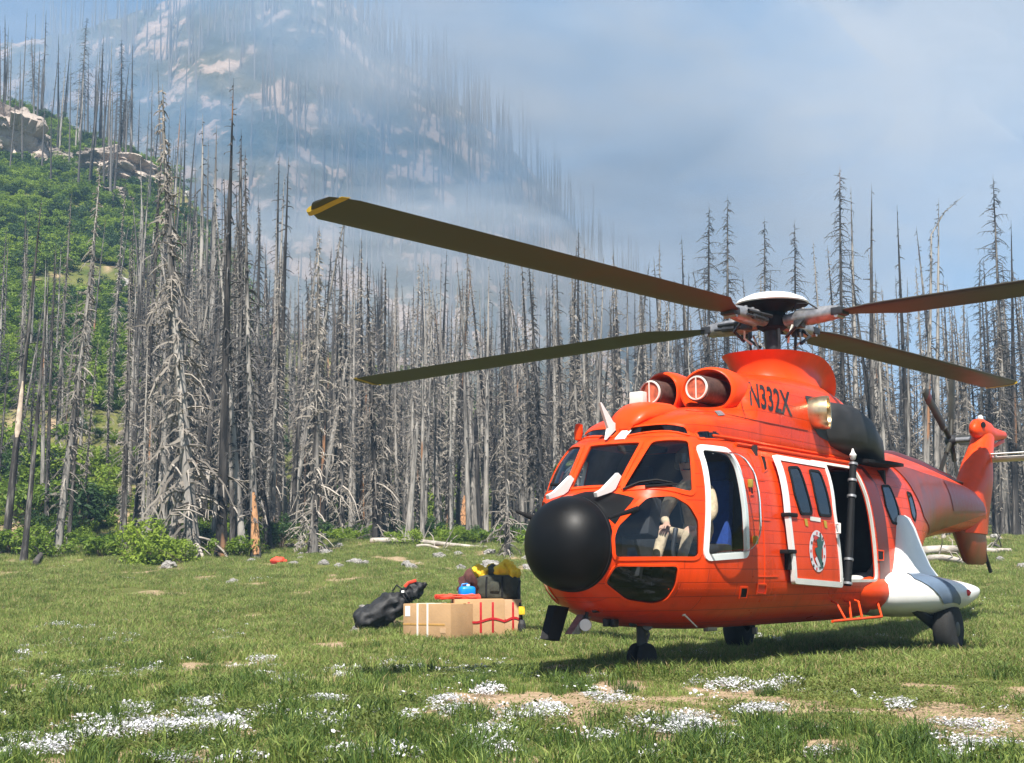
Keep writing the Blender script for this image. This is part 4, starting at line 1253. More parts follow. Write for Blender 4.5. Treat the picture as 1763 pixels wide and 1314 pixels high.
for k in range(4):
    a = PSI + k * math.pi / 2
    d = Vector((math.cos(a), math.sin(a), 0))
    e = Vector((math.sin(a), -math.cos(a), 0))          # towards the leading edge (turns clockwise seen from above)
    p0_, p1_ = ((-1.5, -3.0), (5.0, 1.5), (3.5, 1.0), (-2.5, -3.0))[k]
    def zz(r): return 4.303 + DROOP * (r / 7.8) ** 2
    arm = MB()
    arm.tube([d * .20 + Vector((0, 0, 4.29)), d * .34 + Vector((0, 0, 4.30)), d * .42 + Vector((0, 0, 4.30)), d * .78 + Vector((0, 0, 4.303)), d * .98 + Vector((0, 0, 4.303))], [.075, .085, .115, .105, .085], 12)
    am = arm.build('blade_sleeve', M['grey_metal'], rot, smooth=40)
    hn = MB()
    hn.box(d * .46 + Vector((0, 0, 4.20)) + e * .10, (.12, .12, .10), bev=.015)
    hn.tube([d * .52 + e * .14 + Vector((0, 0, 4.24)), d * .50 + e * .26 + Vector((0, 0, 4.14)), d * .33 + e * .22 + Vector((0, 0, 4.03))], .022, 6)
    hn.tube([d * .55 - e * .11 + Vector((0, 0, 4.33)), d * .75 - e * .12 + Vector((0, 0, 4.33)), d * .30 - e * .18 + Vector((0, 0, 4.31))], .025, 6)
    hn.tube([d * .44 + Vector((0, 0, 4.38)), d * .60 + Vector((0, 0, 4.40)), d * .72 + Vector((0, 0, 4.39))], .012, 5)
    hn.build('pitch_horn', M['dark_metal'], am)
    dm = MB(); q0, q1 = d * .36 - e * .16 + Vector((0, 0, 4.245)), d * .80 - e * .135 + Vector((0, 0, 4.275))
    dm.tube([q0, q0.lerp(q1, .25), q0.lerp(q1, .26), q0.lerp(q1, .7), q0.lerp(q1, .71), q1], [.018, .018, .038, .038, .018, .018], 8)
    dm.build('lag_damper', M['dark_metal'], am)
    MB().tube([d * .30 + Vector((0, 0, 4.40)), d * .42 + e * .10 + Vector((0, 0, 4.47)), d * .62 + e * .12 + Vector((0, 0, 4.44)), d * .72 + e * .07 + Vector((0, 0, 4.36))], .010, 5).build('hydraulic_hose', M['matt_black'], am)
    for rr_ in (.46, .62, .90):
        MB().lathe([(.0, .03), (.022, .028), (.024, 0)], 8, d * rr_ + Vector((0, 0, 4.40 if rr_ < .8 else 4.355)), (0, 0, 1), cap=False).build('bolt', M['grey_metal'], am)
    MB().tube([d * .97 - e * .09 + Vector((0, 0, 4.25)), d * .97 + e * .09 + Vector((0, 0, 4.25))], .03, 8).build('blade_pin', M['grey_metal'], am)
    MB().tube([d * .40 + e * .17 + Vector((0, 0, 4.19)), d * .36 + e * .20 + Vector((0, 0, 4.06)), d * .30 + e * .12 + Vector((0, 0, 3.98))], .015, 6).build('link_arm', M['dirty_white'], am)
    MB().box(d * .98 + Vector((0, 0, 4.303)), (.16, .20, .10), rot=Matrix.Rotation(a, 3, 'Z'), bev=.02).build('blade_clamp', M['dark_metal'], am)
    rings = []
    for r_ in [.98, 1.15, 1.40, 1.65, 2.2, 3, 4, 5, 6, 7, 7.5, 7.66, 7.76, 7.8]:
        ch = .60 * (0.34 + .66 * min(1, max(0, (r_ - 1.0) / .65)))
        sweep = 0.0
        if r_ > 7.5: ch = .60 * (1 - .62 * ((r_ - 7.5) / .3) ** 1.6); sweep = -.20 * ((r_ - 7.5) / .3) ** 1.6
        th = R(p0_ + p1_ * r_ / 7.8)
        tk = 1.0 if r_ > 1.6 else 1.35
        ee = e * math.cos(th) + Vector((0, 0, 1)) * math.sin(th); uu = Vector((0, 0, 1)) * math.cos(th) - e * math.sin(th)
        rings.append([d * r_ + Vector((0, 0, zz(r_))) + ee * (-x * ch + sweep + (0 if r_ > 1.6 else 0.02)) + uu * (y * ch * tk) for x, y in secx])
    b_ = MB().rings(rings).build('rotor_blade', [M['blade']], rot, smooth=50)
    # yellow band at the tip, slightly proud
    tip = []
    for r_, ch, sweep in [(7.63, .60 * .93, -.03), (7.71, .60 * .78, -.075)]:
        th = R(p0_ + p1_ * r_ / 7.8)
        ee = e * math.cos(th) + Vector((0, 0, 1)) * math.sin(th); uu = Vector((0, 0, 1)) * math.cos(th) - e * math.sin(th)
        tip.append([d * r_ + Vector((0, 0, zz(r_))) + ee * (-x * ch * 1.03 + sweep) + uu * (y * ch * 1.35) for x, y in secx])
    MB().rings(tip).build('blade_tip_band', M['yellow_paint'], b_, smooth=50)
# ================================================================== pilot
def skin_mesh(name, joints, bones, mats, matfn=None, levels=2):
    """joints: {name: (pos, radius)}; one continuous skinned surface"""
    names = list(joints)
    me = bpy.data.meshes.new(name + '_rig')
    me.from_pydata([joints[n][0] for n in names], [(names.index(a), names.index(b)) for a, b in bones], [])
    o = bpy.data.objects.new('rig_tmp', me); COL.objects.link(o)
    sk = o.modifiers.new('s', 'SKIN')
    for i, n in enumerate(names):
        r = joints[n][1]
        me.skin_vertices[0].data[i].radius = r if isinstance(r, tuple) else (r, r)
    me.skin_vertices[0].data[0].use_root = True
    sk.use_smooth_shade = True
    if levels:
        sb = o.modifiers.new('d', 'SUBSURF'); sb.levels = levels; sb.render_levels = levels
    bpy.context.view_layer.update()
    m_ = bpy.data.meshes.new_from_object(o.evaluated_get(bpy.context.evaluated_depsgraph_get()))
    bpy.data.objects.remove(o, do_unlink=True)
    m_.name = name
    for q in mats: m_.materials.append(q)
    if matfn:
        for p in m_.polygons: p.material_index = matfn(p.center)
    smooth_mesh(m_, 180)
    return m_

def build_pilot():
    hm = heli.matrix_basis
    root = empty('person', hm @ Vector((3.05, .48, 1.38)), R(-125.61528))
    tag(root, 'pilot in a tan flight suit and black helmet seated behind the windscreen', 'person')
    # local frame: hips at the origin, x forward
    J = {'hip': ((0, 0, .06), (.17, .13)), 'waist': ((.06, 0, .24), (.15, .11)), 'chest': ((.16, 0, .46), (.19, .13)), 'neck0': ((.21, -.005, .60), (.10, .08)),
         'neck': ((.24, -.01, .68), .055), 'head0': ((.27, -.015, .76), .075), 'head1': ((.28, -.015, .85), .09), 'head2': ((.27, -.015, .93), .075)}
    B = [('hip', 'waist'), ('waist', 'chest'), ('chest', 'neck0'), ('neck0', 'neck'), ('neck', 'head0'), ('head0', 'head1'), ('head1', 'head2')]
    hands = []
    for s in (1, -1):
        n = 'L' if s > 0 else 'R'
        ha = (.52, .17 * s + .03, .14) if s > 0 else (.60, -.10, .17)
        J[n + 'sh'] = ((.20, .20 * s, .55), .09); J[n + 'el'] = ((.31, .30 * s, .30), .068)
        J[n + 'wr'] = ((ha[0] - .06, ha[1] + .02 * s, ha[2] + .01), .036); J[n + 'pa'] = (ha, (.042, .022))
        B += [('neck0', n + 'sh'), (n + 'sh', n + 'el'), (n + 'el', n + 'wr'), (n + 'wr', n + 'pa')]
        J[n + 'th'] = ((.14, .11 * s, .05), .095); J[n + 'kn'] = ((.56, .15 * s, .12), .068)
        J[n + 'sn'] = ((.70, .15 * s, -.12), .058); J[n + 'an'] = ((.82, .15 * s, -.32), .042); J[n + 'to'] = ((1.0, .15 * s, -.30), (.045, .032))
        B += [('hip', n + 'th'), (n + 'th', n + 'kn'), (n + 'kn', n + 'sn'), (n + 'sn', n + 'an'), (n + 'an', n + 'to')]
        for k, (dy, ln) in enumerate([(-.030, .062), (-.010, .072), (.010, .068), (.030, .052)]):
            a0 = Vector(ha) + Vector((.02, dy, 0)); f = n + 'f%d' % k
            J[f + 'a'] = (tuple(a0 + Vector((.018, 0, .002))), .0095)
            J[f + 'b'] = (tuple(a0 + Vector((.018 + ln * .55, 0, -.010))), .009)
            J[f + 'c'] = (tuple(a0 + Vector((.018 + ln * .75, 0, -.038))), .0085)
            B += [(n + 'pa', f + 'a'), (f + 'a', f + 'b'), (f + 'b', f + 'c')]
        t = Vector(ha); f = n + 't'
        J[f + 'a'] = (tuple(t + Vector((-.01, -.045 * s, .0))), .011); J[f + 'b'] = (tuple(t + Vector((.03, -.058 * s, -.012))), .010)
        B += [(n + 'pa', f + 'a'), (f + 'a', f + 'b')]
    def mf(c):
        if c.z > .655: return 1
        for hx, hy, hz in ((.52, .20, .14), (.60, -.10, .17)):
            if (Vector((hx + .02, hy, hz)) - c).length < .095: return 1
        if c.z < -.25: return 2
        return 0
    body = place('body', skin_mesh('body', J, B, [M['tan'], M['skin'], M['matt_black']], mf), root)
    # helmet, visor, headset boom, face details
    hc = Vector((.27, -.015, .885))
    rs = []
    for k in range(13):
        t = k / 12 * math.pi * .60
        rs.append([hc + Vector((math.cos(a) * .135 * math.sin(t + .02), math.sin(a) * .118 * math.sin(t + .02), .135 * math.cos(t))) for a in np.linspace(0, 2 * math.pi, 28, endpoint=False)])
    hl = MB().rings(rs, cap0=True, cap1=False).build('helmet', M['helmet'], root, smooth=60)
    for s in (1, -1):
        MB().lathe([(.0, .035), (.045, .03), (.055, .0), (.05, -.02)], 16, hc + Vector((-.01, s * .105, -.055)), (0, s, 0), cap=False).build('ear_cup', M['helmet'], hl)
    vs = []
    for zz in np.linspace(-.045, .05, 5):
        vs.append([hc + Vector((math.cos(a) * .142, math.sin(a) * .125, zz)) for a in np.linspace(-1.05, 1.05, 14)])
    MB().rings(vs, cap0=False, cap1=False, loop=False).build('visor', M['darkglass'], hl, smooth=60)
    MB().tube([hc + Vector((.02, .12, -.07)), hc + Vector((.10, .08, -.12)), hc + Vector((.12, .02, -.115))], .008, 6).build('microphone_boom', M['matt_black'], hl)
    fc = MB()
    fc.tube([(.365, -.015, .835), (.378, -.015, .80)], [.010, .016], 6)
    fc.build('nose', M['skin'], root)
    fm = MB(); fm.box((.352, -.015, .765), (.012, .045, .010), bev=.003); fm.build('mouth', M['emred'], root)
    for s in (1, -1): MB().lathe([(.0, 0), (.012, .002), (.0, .008)], 8, (.352, -.015 + s * .032, .845), (1, 0, 0), cap=False).build('eye', M['helmet'], root)
    for s in (1, -1): MB().tube([(.24, s * .10, .62), (.30, s * .10, .45), (.24, s * .09, .20)], .022, 6, flat=.5).build('harness_strap', M['panelgrey'], root)
build_pilot()

# ================================================================== cargo on the meadow
M['card'] = mat('cardboard', (0.44, 0.27, 0.135), .85, var=.12, scale=3, bump=.15, bscale=25)
M['card2'] = mat('cardboard_pale', (0.50, 0.32, 0.18), .85, var=.12, scale=3, bump=.15, bscale=25)
M['tape'] = mat('packing_tape', (0.48, 0.27, 0.08), .3, var=.15)
M['strapw'] = mat('white_strap', (0.72, 0.70, 0.64), .6, var=.1)
M['redtape'] = mat('red_tape', (0.42, 0.015, 0.02), .4, var=.2)
M['redcloth'] = mat('red_orange_cloth', (0.72, 0.055, 0.02), .7, var=.2, scale=8, bump=.3)
M['jug'] = mat('blue_plastic', (0.0, 0.21, 0.62), .4, var=.08)
M['olive'] = mat('olive_nylon', (0.040, 0.042, 0.030), .85, var=.3, scale=14, bump=.5, bscale=20)
M['yellowcloth'] = mat('yellow_cloth', (0.78, 0.50, 0.012), .75, var=.12, scale=9, bump=.5, bscale=14)
M['blackcloth'] = mat('black_nylon', (0.011, 0.011, 0.012), .65, var=.4, scale=10, bump=.7, bscale=9)
M['paper'] = mat('white_paper_label', (0.78, 0.78, 0.77), .7, var=.04)
M['brown'] = mat('dark_brown_cloth', (0.075, 0.025, 0.02), .85, var=.4, scale=14, bump=.4)

from mathutils import noise as _mn
mathnoise = _mn.noise
def crumple(me, amp, sc, seed=0):
    from mathutils import noise
    for v in me.vertices:
        p = v.co * sc + Vector((seed, seed * 2.3, 0))
        v.co += v.normal * (noise.noise(p) * amp + noise.noise(p * 2.3) * amp * .5)
    me.update()

E1 = ground_hit(774, 1106)                 # front corner of the big carton
ex = Vector((-.80, .62, 0)).normalized()     # along its left face, away to the left
ey = Vector((.68, .76, 0)).normalized()
BX = math.atan2(ex.y, ex.x)
print('cargo corner', E1)
# scale: pixels per metre there
ppm = FPX / E1.y
Lw = 86 / ppm / abs(ex.x)
H1 = 64 / ppm
c1 = empty('cardboard_box', E1 + ex * (Lw / 2) + ey * .34, BX)
tag(c1, 'large cardboard carton with pale vertical straps beside the black duffel bag', 'box', 'cardboard boxes stacked on the meadow')
MB().box((0, 0, H1 / 2), (Lw, .68, H1), bev=.012).build('carton', M['card'], c1, smooth=30)
for fx in (-.02, .19):
    MB().box((Lw * (fx), .0, H1 / 2), (.035, .692, H1 + .012), bev=.003).build('strap', M['strapw'], c1)
MB().box((Lw * .06, 0, H1 * .45), (Lw * .88, .688, .03), bev=.002).build('tape', M['tape'], c1)
MB().box((0, 0, H1), (Lw + .006, .06, .006)).build('tape', M['tape'], c1)
MB().box((Lw * .40, .342, H1 * .80), (.10, .004, .16)).build('paper_label', M['paper'], c1)
MB().box((-Lw * .34, .342, H1 * .30), (.12, .004, .08)).build('paper_label', M['card2'], c1)
c2p = E1 + ey * .72 + Vector((.55, .02, 0))
def carton(pos, L, W_, H, rz, m_, label, tapes):
    c = empty('cardboard_box', (pos.x, pos.y, gz(pos.x, pos.y)), rz)
    tag(c, label, 'box', 'cardboard boxes stacked on the meadow')
    MB().box((0, 0, H / 2), (L, W_, H), bev=.012).build('carton', M[m_], c, smooth=30)
    for fx in tapes: MB().box((L * fx, 0, H * .52), (.035, W_ + .012, H * .80), bev=.002).build('tape_band', M['redtape'], c)
    mb = MB()
    for sgn in (1, -1):
        pts = [Vector((-L / 2 - .004 + L * t, sgn * (W_ / 2 + .008), H * (.44 + .05 * math.sin(t * 9 + 1)))) for t in np.linspace(0, 1.005, 12)]
        mb.tube(pts, .024, 4, flat=.25, up=(0, 1, 0))
    for sgn in (1, -1):
        mb.tube([Vector((sgn * (L / 2 + .008), -W_ / 2 + W_ * t, H * (.44 + .04 * math.sin(t * 5)))) for t in np.linspace(0, 1, 6)], .024, 4, flat=.25, up=(1, 0, 0))
    mb.build('tape_wrap', M['redtape'], c)
    MB().box((0, 0, H), (L + .006, .06, .006)).build('tape', M['tape'], c)
    return c
pxc = lambda px, py, dy: ground_hit(px, py) + Vector((0, dy, 0))
c2 = carton(pxc(822, 1098, .12), .80, .62, H1 * 1.02, R(8), 'card', 'cardboard carton wrapped in red tape in the middle of the pile', (-.22, .02, .26))
c3 = carton(pxc(866, 1094, .22), .52, .60, H1 * .98, R(10), 'card2', 'cardboard carton with red tape at the end of the pile under the pack', (-.08, .22))
topz = gz(c2.location.x, c2.location.y) + H1 * 1.02
# flat red bundle on the cartons
rb = MB(); rb.box((0, 0, .035), (.72, .30, .06), bev=.025); me = rb.mesh('red_bundle', M['redcloth'], 60)
bm = bmesh.new(); bm.from_mesh(me); bmesh.ops.subdivide_edges(bm, edges=bm.edges, cuts=5, use_grid_fill=True); bm.to_mesh(me); bm.free(); crumple(me, .035, 7); smooth_mesh(me, 80)
o = place('folded_cloth', me, None, (c2.location.x - .32, c2.location.y - .06, topz)); o.rotation_euler = (0, 0, R(6))
tag(o, 'flat red folded cloth lying on top of the cardboard boxes', 'cloth')
# blue jug
jx = wpt(804, 1028, c2.location.y)
jug = empty('water_jug', (jx.x, c2.location.y, topz), R(15))
tag(jug, 'bright blue plastic jug standing on the boxes beside the olive pack', 'jug')
MB().rings([superring(0, 0, 1, 1, 0, 2, 2)] and [[Vector((x * s_, y * s_, z)) for x, y in [(.13 * math.copysign(abs(math.cos(a)) ** .5, math.cos(a)), .12 * math.copysign(abs(math.sin(a)) ** .5, math.sin(a))) for a in np.linspace(0, 2 * math.pi, 28, endpoint=False)]] for z, s_ in [(0, .92), (.015, 1), (.16, 1), (.19, .9), (.205, .55)]]).build('jug_body', M['jug'], jug, smooth=50)
MB().lathe([(.03, 0), (.03, .035), (.0, .036)], 14, (.02, 0, .20), cap=False).build('cap', M['strapw'], jug)
MB().tube([(-.09, 0, .19), (-.08, 0, .235), (.0, 0, .245), (.03, 0, .22)], .012, 6).build('handle', M['jug'], jug)
# olive pack with yellow contents
pc = wpt(857, 1037, c3.location.y + .02)
pk = empty('backpack', (pc.x, c3.location.y + .02, topz - .005), R(-6))
tag(pk, 'olive pack stuffed with bright yellow gear on top of the boxes', 'pack')
def sack(rx, ry, prof, seed, amp, m_, name, par, n=36, e=.55, sc=5):
    rs = []
    for z, k in prof:
        rs.append([Vector((rx * k * math.copysign(abs(math.cos(a)) ** e, math.cos(a)), ry * k * math.copysign(abs(math.sin(a)) ** e, math.sin(a)), z)) for a in np.linspace(0, 2 * math.pi, n, endpoint=False)])
    me = MB().rings(rs).mesh(name, M[m_], 80); crumple(me, amp, sc, seed); smooth_mesh(me, 80)
    return place(name, me, par)
W2 = 78 / (FPX / c3.location.y) / 2
sack(W2, .24, [(0, .88), (.03, .97), (.10, 1), (.18, 1.0), (.26, .99), (.33, .97), (.38, .92)], 3, .03, 'olive', 'pack_body', pk)
for x in (-.16, .10):
    MB().tube([(x, -.245, .02), (x, -.262, .2), (x + .01, -.245, .36)], .022, 4, flat=.35, up=(0, 1, 0)).build('strap', M['matt_black'], pk)
MB().box((-.02, -.25, .20), (.16, .05, .16), bev=.02).build('pocket', M['olive'], pk)
random.seed(4)
for k, (x, y, z, r) in enumerate([(-.27, -.07, .42, .13), (-.20, -.12, .38, .10), (-.06, -.08, .44, .10), (.08, -.10, .46, .12), (.16, -.04, .52, .12), (.24, -.08, .44, .11), (.32, -.06, .42, .09), (.05, .06, .47, .11), (-.14, .05, .46, .1)]):
    bm = bmesh.new(); bmesh.ops.create_icosphere(bm, subdivisions=3, radius=r)
    me = bpy.data.meshes.new('yellow_gear'); bm.to_mesh(me); bm.free(); me.materials.append(M['yellowcloth' if k not in (2, 7) else 'olive'])
    crumple(me, .075, 9, k * 3.1); smooth_mesh(me, 70)
    place('stuffed_gear', me, pk, (x, y, z))
bc = wpt(804, 1006, c2.location.y + .16)
bm = bmesh.new(); bmesh.ops.create_icosphere(bm, subdivisions=3, radius=.15)
me = bpy.data.meshes.new('coat'); bm.to_mesh(me); bm.free(); me.materials.append(M['brown']); crumple(me, .10, 8, 9); smooth_mesh(me, 70)
o = place('bundled_coat', me, None, (bc.x, c2.location.y + .22, topz + .22)); o.scale = (.95, .8, 1.45)
tag(o, 'dark reddish brown bundle piled behind the blue jug', 'bundle')
# strapping with a buckle bag at the right end
sp_ = wpt(896, 1040, c3.location.y - .36)
bg_ = empty('tool_bag', (sp_.x + .02, c3.location.y - .30, gz(sp_.x, c3.location.y - .3)), 0)
tag(bg_, 'narrow black and yellow bag hanging at the end of the boxes', 'bag')
sack(.07, .07, [(.02, .8), (.06, 1), (.18, 1), (.26, .7)], 6, .03, 'blackcloth', 'bag_body', bg_, n=20, e=.7)
MB().tube([(0, 0, .24), (-.02, .02, .45), (-.05, .12, H1 + .1), (-.03, .2, H1 + .3)], .022, 5, flat=.5).build('strap', M['blackcloth'], bg_)
MB().box((0, -.05, .40), (.10, .035, .13), bev=.01).build('pouch', M['yellowcloth'], bg_)
# black duffel bag leaning on the carton
dg0 = ground_hit(640, 1094) + Vector((-.06, .30, 0))
db = empty('duffel_bag', dg0, 0)
tag(db, 'slumped black duffel bag with a red stripe leaning against the cartons', 'bag')
ax0, ax1 = Vector((-.10, 0, .20)), Vector((.74, .10, .72))
rs = []
dd = (ax1 - ax0).normalized(); u_ = Vector((0, 1, 0)); v_ = dd.cross(u_).normalized()
for t, k in [(-.15, .10), (-.13, .55), (-.06, .85), (.08, 1.0), (.3, 1.06), (.5, 1.0), (.66, .86), (.76, .60), (.82, .42), (.88, .52), (.98, .78), (1.08, .62), (1.16, .36), (1.22, .10)]:
    c_ = ax0.lerp(ax1, t)
    rs.append([c_ + (u_ * math.cos(a) * .24 + v_ * math.sin(a) * .23) * k for a in np.linspace(0, 2 * math.pi, 48, endpoint=False)])
rs = [[a_.lerp(b_, f_) for a_, b_ in zip(rs[i], rs[i + 1])] for i in range(len(rs) - 1) for f_ in (0, .25, .5, .75)] + [rs[-1]]
me = MB().rings(rs).mesh('duffel', M['blackcloth'], 80); crumple(me, .075, 4.5, 2); crumple(me, .03, 11, 5)
for v in me.vertices: v.co.z = max(v.co.z, .0 + .02 * math.sin(v.co.x * 9))
for v in me.vertices:
    q_ = v.co * 3.2
    k_ = abs(mathnoise(q_ + Vector((2, 7, 1)))) ; k2_ = abs(mathnoise(Vector((v.co.x * 9, v.co.y * 2.5, v.co.z * 4))))
    v.co += v.normal * (.075 * k_ + .045 * k2_ - .03)
smooth_mesh(me, 60); place('bag_body', me, db)
stp = [ax0.lerp(ax1, .90 + .045 * k) + (v_ * (.165 - .012 * abs(k - 2)) - u_ * .13) for k in range(6)]
MB().tube(stp, .026, 5, flat=.5).build('stripe', M['redcloth'], db)
for k, t in enumerate((.80, .86)):
    MB().tube([ax0.lerp(ax1, t) + (u_ * math.cos(a) + v_ * math.sin(a)) * .135 for a in np.linspace(0, 2 * math.pi, 16, endpoint=False)], .018, 5, closed=True).build('cinch_cord', M['blackcloth'], db)
MB().tube([ax0.lerp(ax1, .84) + Vector((-.05, -.12, .10)), ax0.lerp(ax1, .84) + Vector((-.16, -.14, .18)), ax0.lerp(ax1, .76) + Vector((-.16, -.10, .12))], .016, 5).build('carry_loop', M['blackcloth'], db)
MB().box(ax0.lerp(ax1, .78) + Vector((.0, -.15, .10)), (.05, .02, .04), bev=.006).build('buckle', M['paper'], db)
# small orange bundle at the foot of the trees
ob = ground_hit(479, 971)
bm = bmesh.new(); bmesh.ops.create_icosphere(bm, subdivisions=3, radius=.25)
me = bpy.data.meshes.new('orange_bundle'); bm.to_mesh(me); bm.free(); me.materials.append(M['redcloth']); crumple(me, .08, 7, 3); smooth_mesh(me, 70)
o = place('orange_bundle', me, None, (ob.x, ob.y, ob.z + .10)); o.scale = (1.0, .7, .48)
tag(o, 'small orange bundle lying in the grass at the foot of the trees', 'bundle')
# ================================================================== burnt trees
def bark_material():
    m, nt, b = nmat('burnt_bark')
    N = nt.nodes.new
    oi = N('ShaderNodeObjectInfo'); t = N('ShaderNodeTexCoord')
    mp = N('ShaderNodeMapping'); mp.inputs['Scale'].default_value = (5, 5, .55)
    ad = N('ShaderNodeVectorMath'); ad.operation = 'ADD'
    cb = N('ShaderNodeCombineXYZ')
    ml = N('ShaderNodeMath'); ml.operation = 'MULTIPLY'; ml.inputs[1].default_value = 60
    nt.links.new(oi.outputs['Random'], ml.inputs[0]); nt.links.new(ml.outputs[0], cb.inputs['Z']); nt.links.new(ml.outputs[0], cb.inputs['X'])
    nt.links.new(t.outputs['Object'], ad.inputs[0]); nt.links.new(cb.outputs[0], ad.inputs[1]); nt.links.new(ad.outputs[0], mp.inputs['Vector'])
    n1 = N('ShaderNodeTexNoise'); n1.inputs['Scale'].default_value = 1.0; n1.inputs['Detail'].default_value = 7; n1.inputs['Roughness'].default_value = .65
    n2 = N('ShaderNodeTexNoise'); n2.inputs['Scale'].default_value = .28; n2.inputs['Detail'].default_value = 3
    nt.links.new(mp.outputs[0], n1.inputs['Vector']); nt.links.new(mp.outputs[0], n2.inputs['Vector'])
    r = N('ShaderNodeValToRGB'); e = r.color_ramp.elements
    e[0].position, e[1].position = .28, .70
    e[0].color, e[1].color = (.013, .012, .0115, 1), (.34, .315, .285, 1)
    q = e.new(.46); q.color = (.055, .05, .047, 1)
    sh = N('ShaderNodeMath'); sh.operation = 'MULTIPLY_ADD'; sh.inputs[1].default_value = .30; sh.inputs[2].default_value = -.15
    nt.links.new(oi.outputs['Random'], sh.inputs[0])
    s2 = N('ShaderNodeMath'); s2.operation = 'ADD'
    nt.links.new(n1.outputs['Fac'], s2.inputs[0]); nt.links.new(sh.outputs[0], s2.inputs[1]); nt.links.new(s2.outputs[0], r.inputs['Fac'])
    r2 = N('ShaderNodeValToRGB'); r2.color_ramp.elements[0].position, r2.color_ramp.elements[1].position = .655, .70
    nt.links.new(n2.outputs['Fac'], r2.inputs['Fac'])
    mx = N('ShaderNodeMix'); mx.data_type = 'RGBA'; mx.inputs['B'].default_value = (.30, .155, .08, 1)
    nt.links.new(r2.outputs['Color'], mx.inputs['Factor']); nt.links.new(r.outputs['Color'], mx.inputs['A'])
    nt.links.new(mx.outputs['Result'], b.inputs['Base Color'])
    b.inputs['Roughness'].default_value = .9; b.inputs['Specular IOR Level'].default_value = .2
    bp = N('ShaderNodeBump'); bp.inputs['Strength'].default_value = .9; bp.inputs['Distance'].default_value = .04
    nt.links.new(n1.outputs['Fac'], bp.inputs['Height']); nt.links.new(bp.outputs['Normal'], b.inputs['Normal'])
    return m
def twig_material(name, c1, c2):
    m, nt, b = nmat(name)
    N = nt.nodes.new
    oi = N('ShaderNodeObjectInfo'); g = N('ShaderNodeNewGeometry')
    a = N('ShaderNodeMath'); a.operation = 'MULTIPLY_ADD'; a.inputs[1].default_value = .45
    h = N('ShaderNodeMath'); h.operation = 'MULTIPLY'; h.inputs[1].default_value = .6
    nt.links.new(g.outputs['Random Per Island'], h.inputs[0])
    nt.links.new(oi.outputs['Random'], a.inputs[0]); nt.links.new(h.outputs[0], a.inputs[2])
    r = N('ShaderNodeValToRGB'); r.color_ramp.elements[0].color = (*c1, 1); r.color_ramp.elements[1].color = (*c2, 1)
    nt.links.new(a.outputs[0], r.inputs['Fac']); nt.links.new(r.outputs['Color'], b.inputs['Base Color'])
    b.inputs['Roughness'].default_value = .85; b.inputs['Specular IOR Level'].default_value = .2
    return m
M['bark'] = bark_material()
M['twig'] = twig_material('dead_twigs', (.045, .039, .034), (.40, .355, .305))
M['twigdark'] = twig_material('charred_twigs', (.022, .02, .02), (.13, .122, .118))

def snag(seed, h, r0, nb, blen, low, cut=1.0, skirt=0.0, twigs=5, bend=0.0, top_broken=False, curl=1.0, side=4):
    """trunk and dead branches of one burnt conifer"""
    rng = random.Random(seed)
    tk = MB(); L = 14
    ax, ay, ph = rng.uniform(-.12, .12), rng.uniform(-.12, .12), rng.uniform(0, 6)
    def axis(t):
        return Vector((ax * math.sin(t * 4 + ph) + bend * max(0, t - .86) ** 1.3 * 40, ay * math.cos(t * 3 + ph) - ay * math.cos(ph), h * t - abs(bend) * max(0, t - .88) ** 1.6 * 30))
    def rad(t): return r0 * ((1 - t) ** .85 * .93 + .035 + .35 * max(0, .06 - t) / .06)
    tk.tube([axis(cut * i / L) for i in range(L + 1)], [rad(cut * i / L) * (1 if i < L else (.5 if cut == 1 else .35)) for i in range(L + 1)], 8)
    br = MB()
    for k in range(nb):
        t = low + (1 - low) * ((k + rng.random()) / nb) ** .92
        if t > .985 * cut: continue
        p = axis(t); a = rng.uniform(0, 2 * math.pi)
        d = Vector((math.cos(a), math.sin(a), 0))
        prof = float(np.interp(t, [0, .5, .72, .9, 1], [1.0, .92, .48, .26, .10]))
        if t < low + .22: prof *= .55 + .45 * (t - low) / .22 + skirt
        ln = blen * prof * rng.choice((.35, .6, .8, 1.0, 1.35)) * rng.uniform(.8, 1.15)
        dr = rng.uniform(.1, .9) * curl
        up = rng.uniform(-.25, .40)
        pts = [p + d * rad(t) * .6]
        for q in (.33, .66, 1.0):
            pts.append(p + d * (ln * q * (1 - .22 * dr * q)) + Vector((0, 0, ln * (up * q - dr * q * q * .95))))
        w_ = (.010 + .010 * rng.random()) * (1 + .5 * prof)
        br.tube(pts, [w_ * 1.5, w_ * 1.1, w_ * .8, w_ * .4], 3, cap=False)
        for j in range(twigs):
            u = rng.uniform(.2, 1.0) * 3
            i = min(int(u), 2); q0 = pts[i].lerp(pts[i + 1], u - i)
            sd = d.cross(Vector((0, 0, 1))) * rng.choice((1, -1))
            tl = ln * rng.uniform(.15, .42)
            e = q0 + (sd * rng.uniform(.3, .9) + d * rng.uniform(-.1, .5) + Vector((0, 0, rng.uniform(-1.0, .05)))) * tl
            br.tube([q0, q0.lerp(e, .55) + Vector((0, 0, tl * .10)), e], [w_ * .7, w_ * .55, w_ * .3], 3, cap=False)
    return tk.mesh('trunk', M['bark'], 60), br

SN = []
def add_proto(*a, dark=False, **k):
    t, b = snag(*a, **k)
    SN.append((t, b.mesh('branches', M['twigdark' if dark else 'twig'], 0), a[1]))
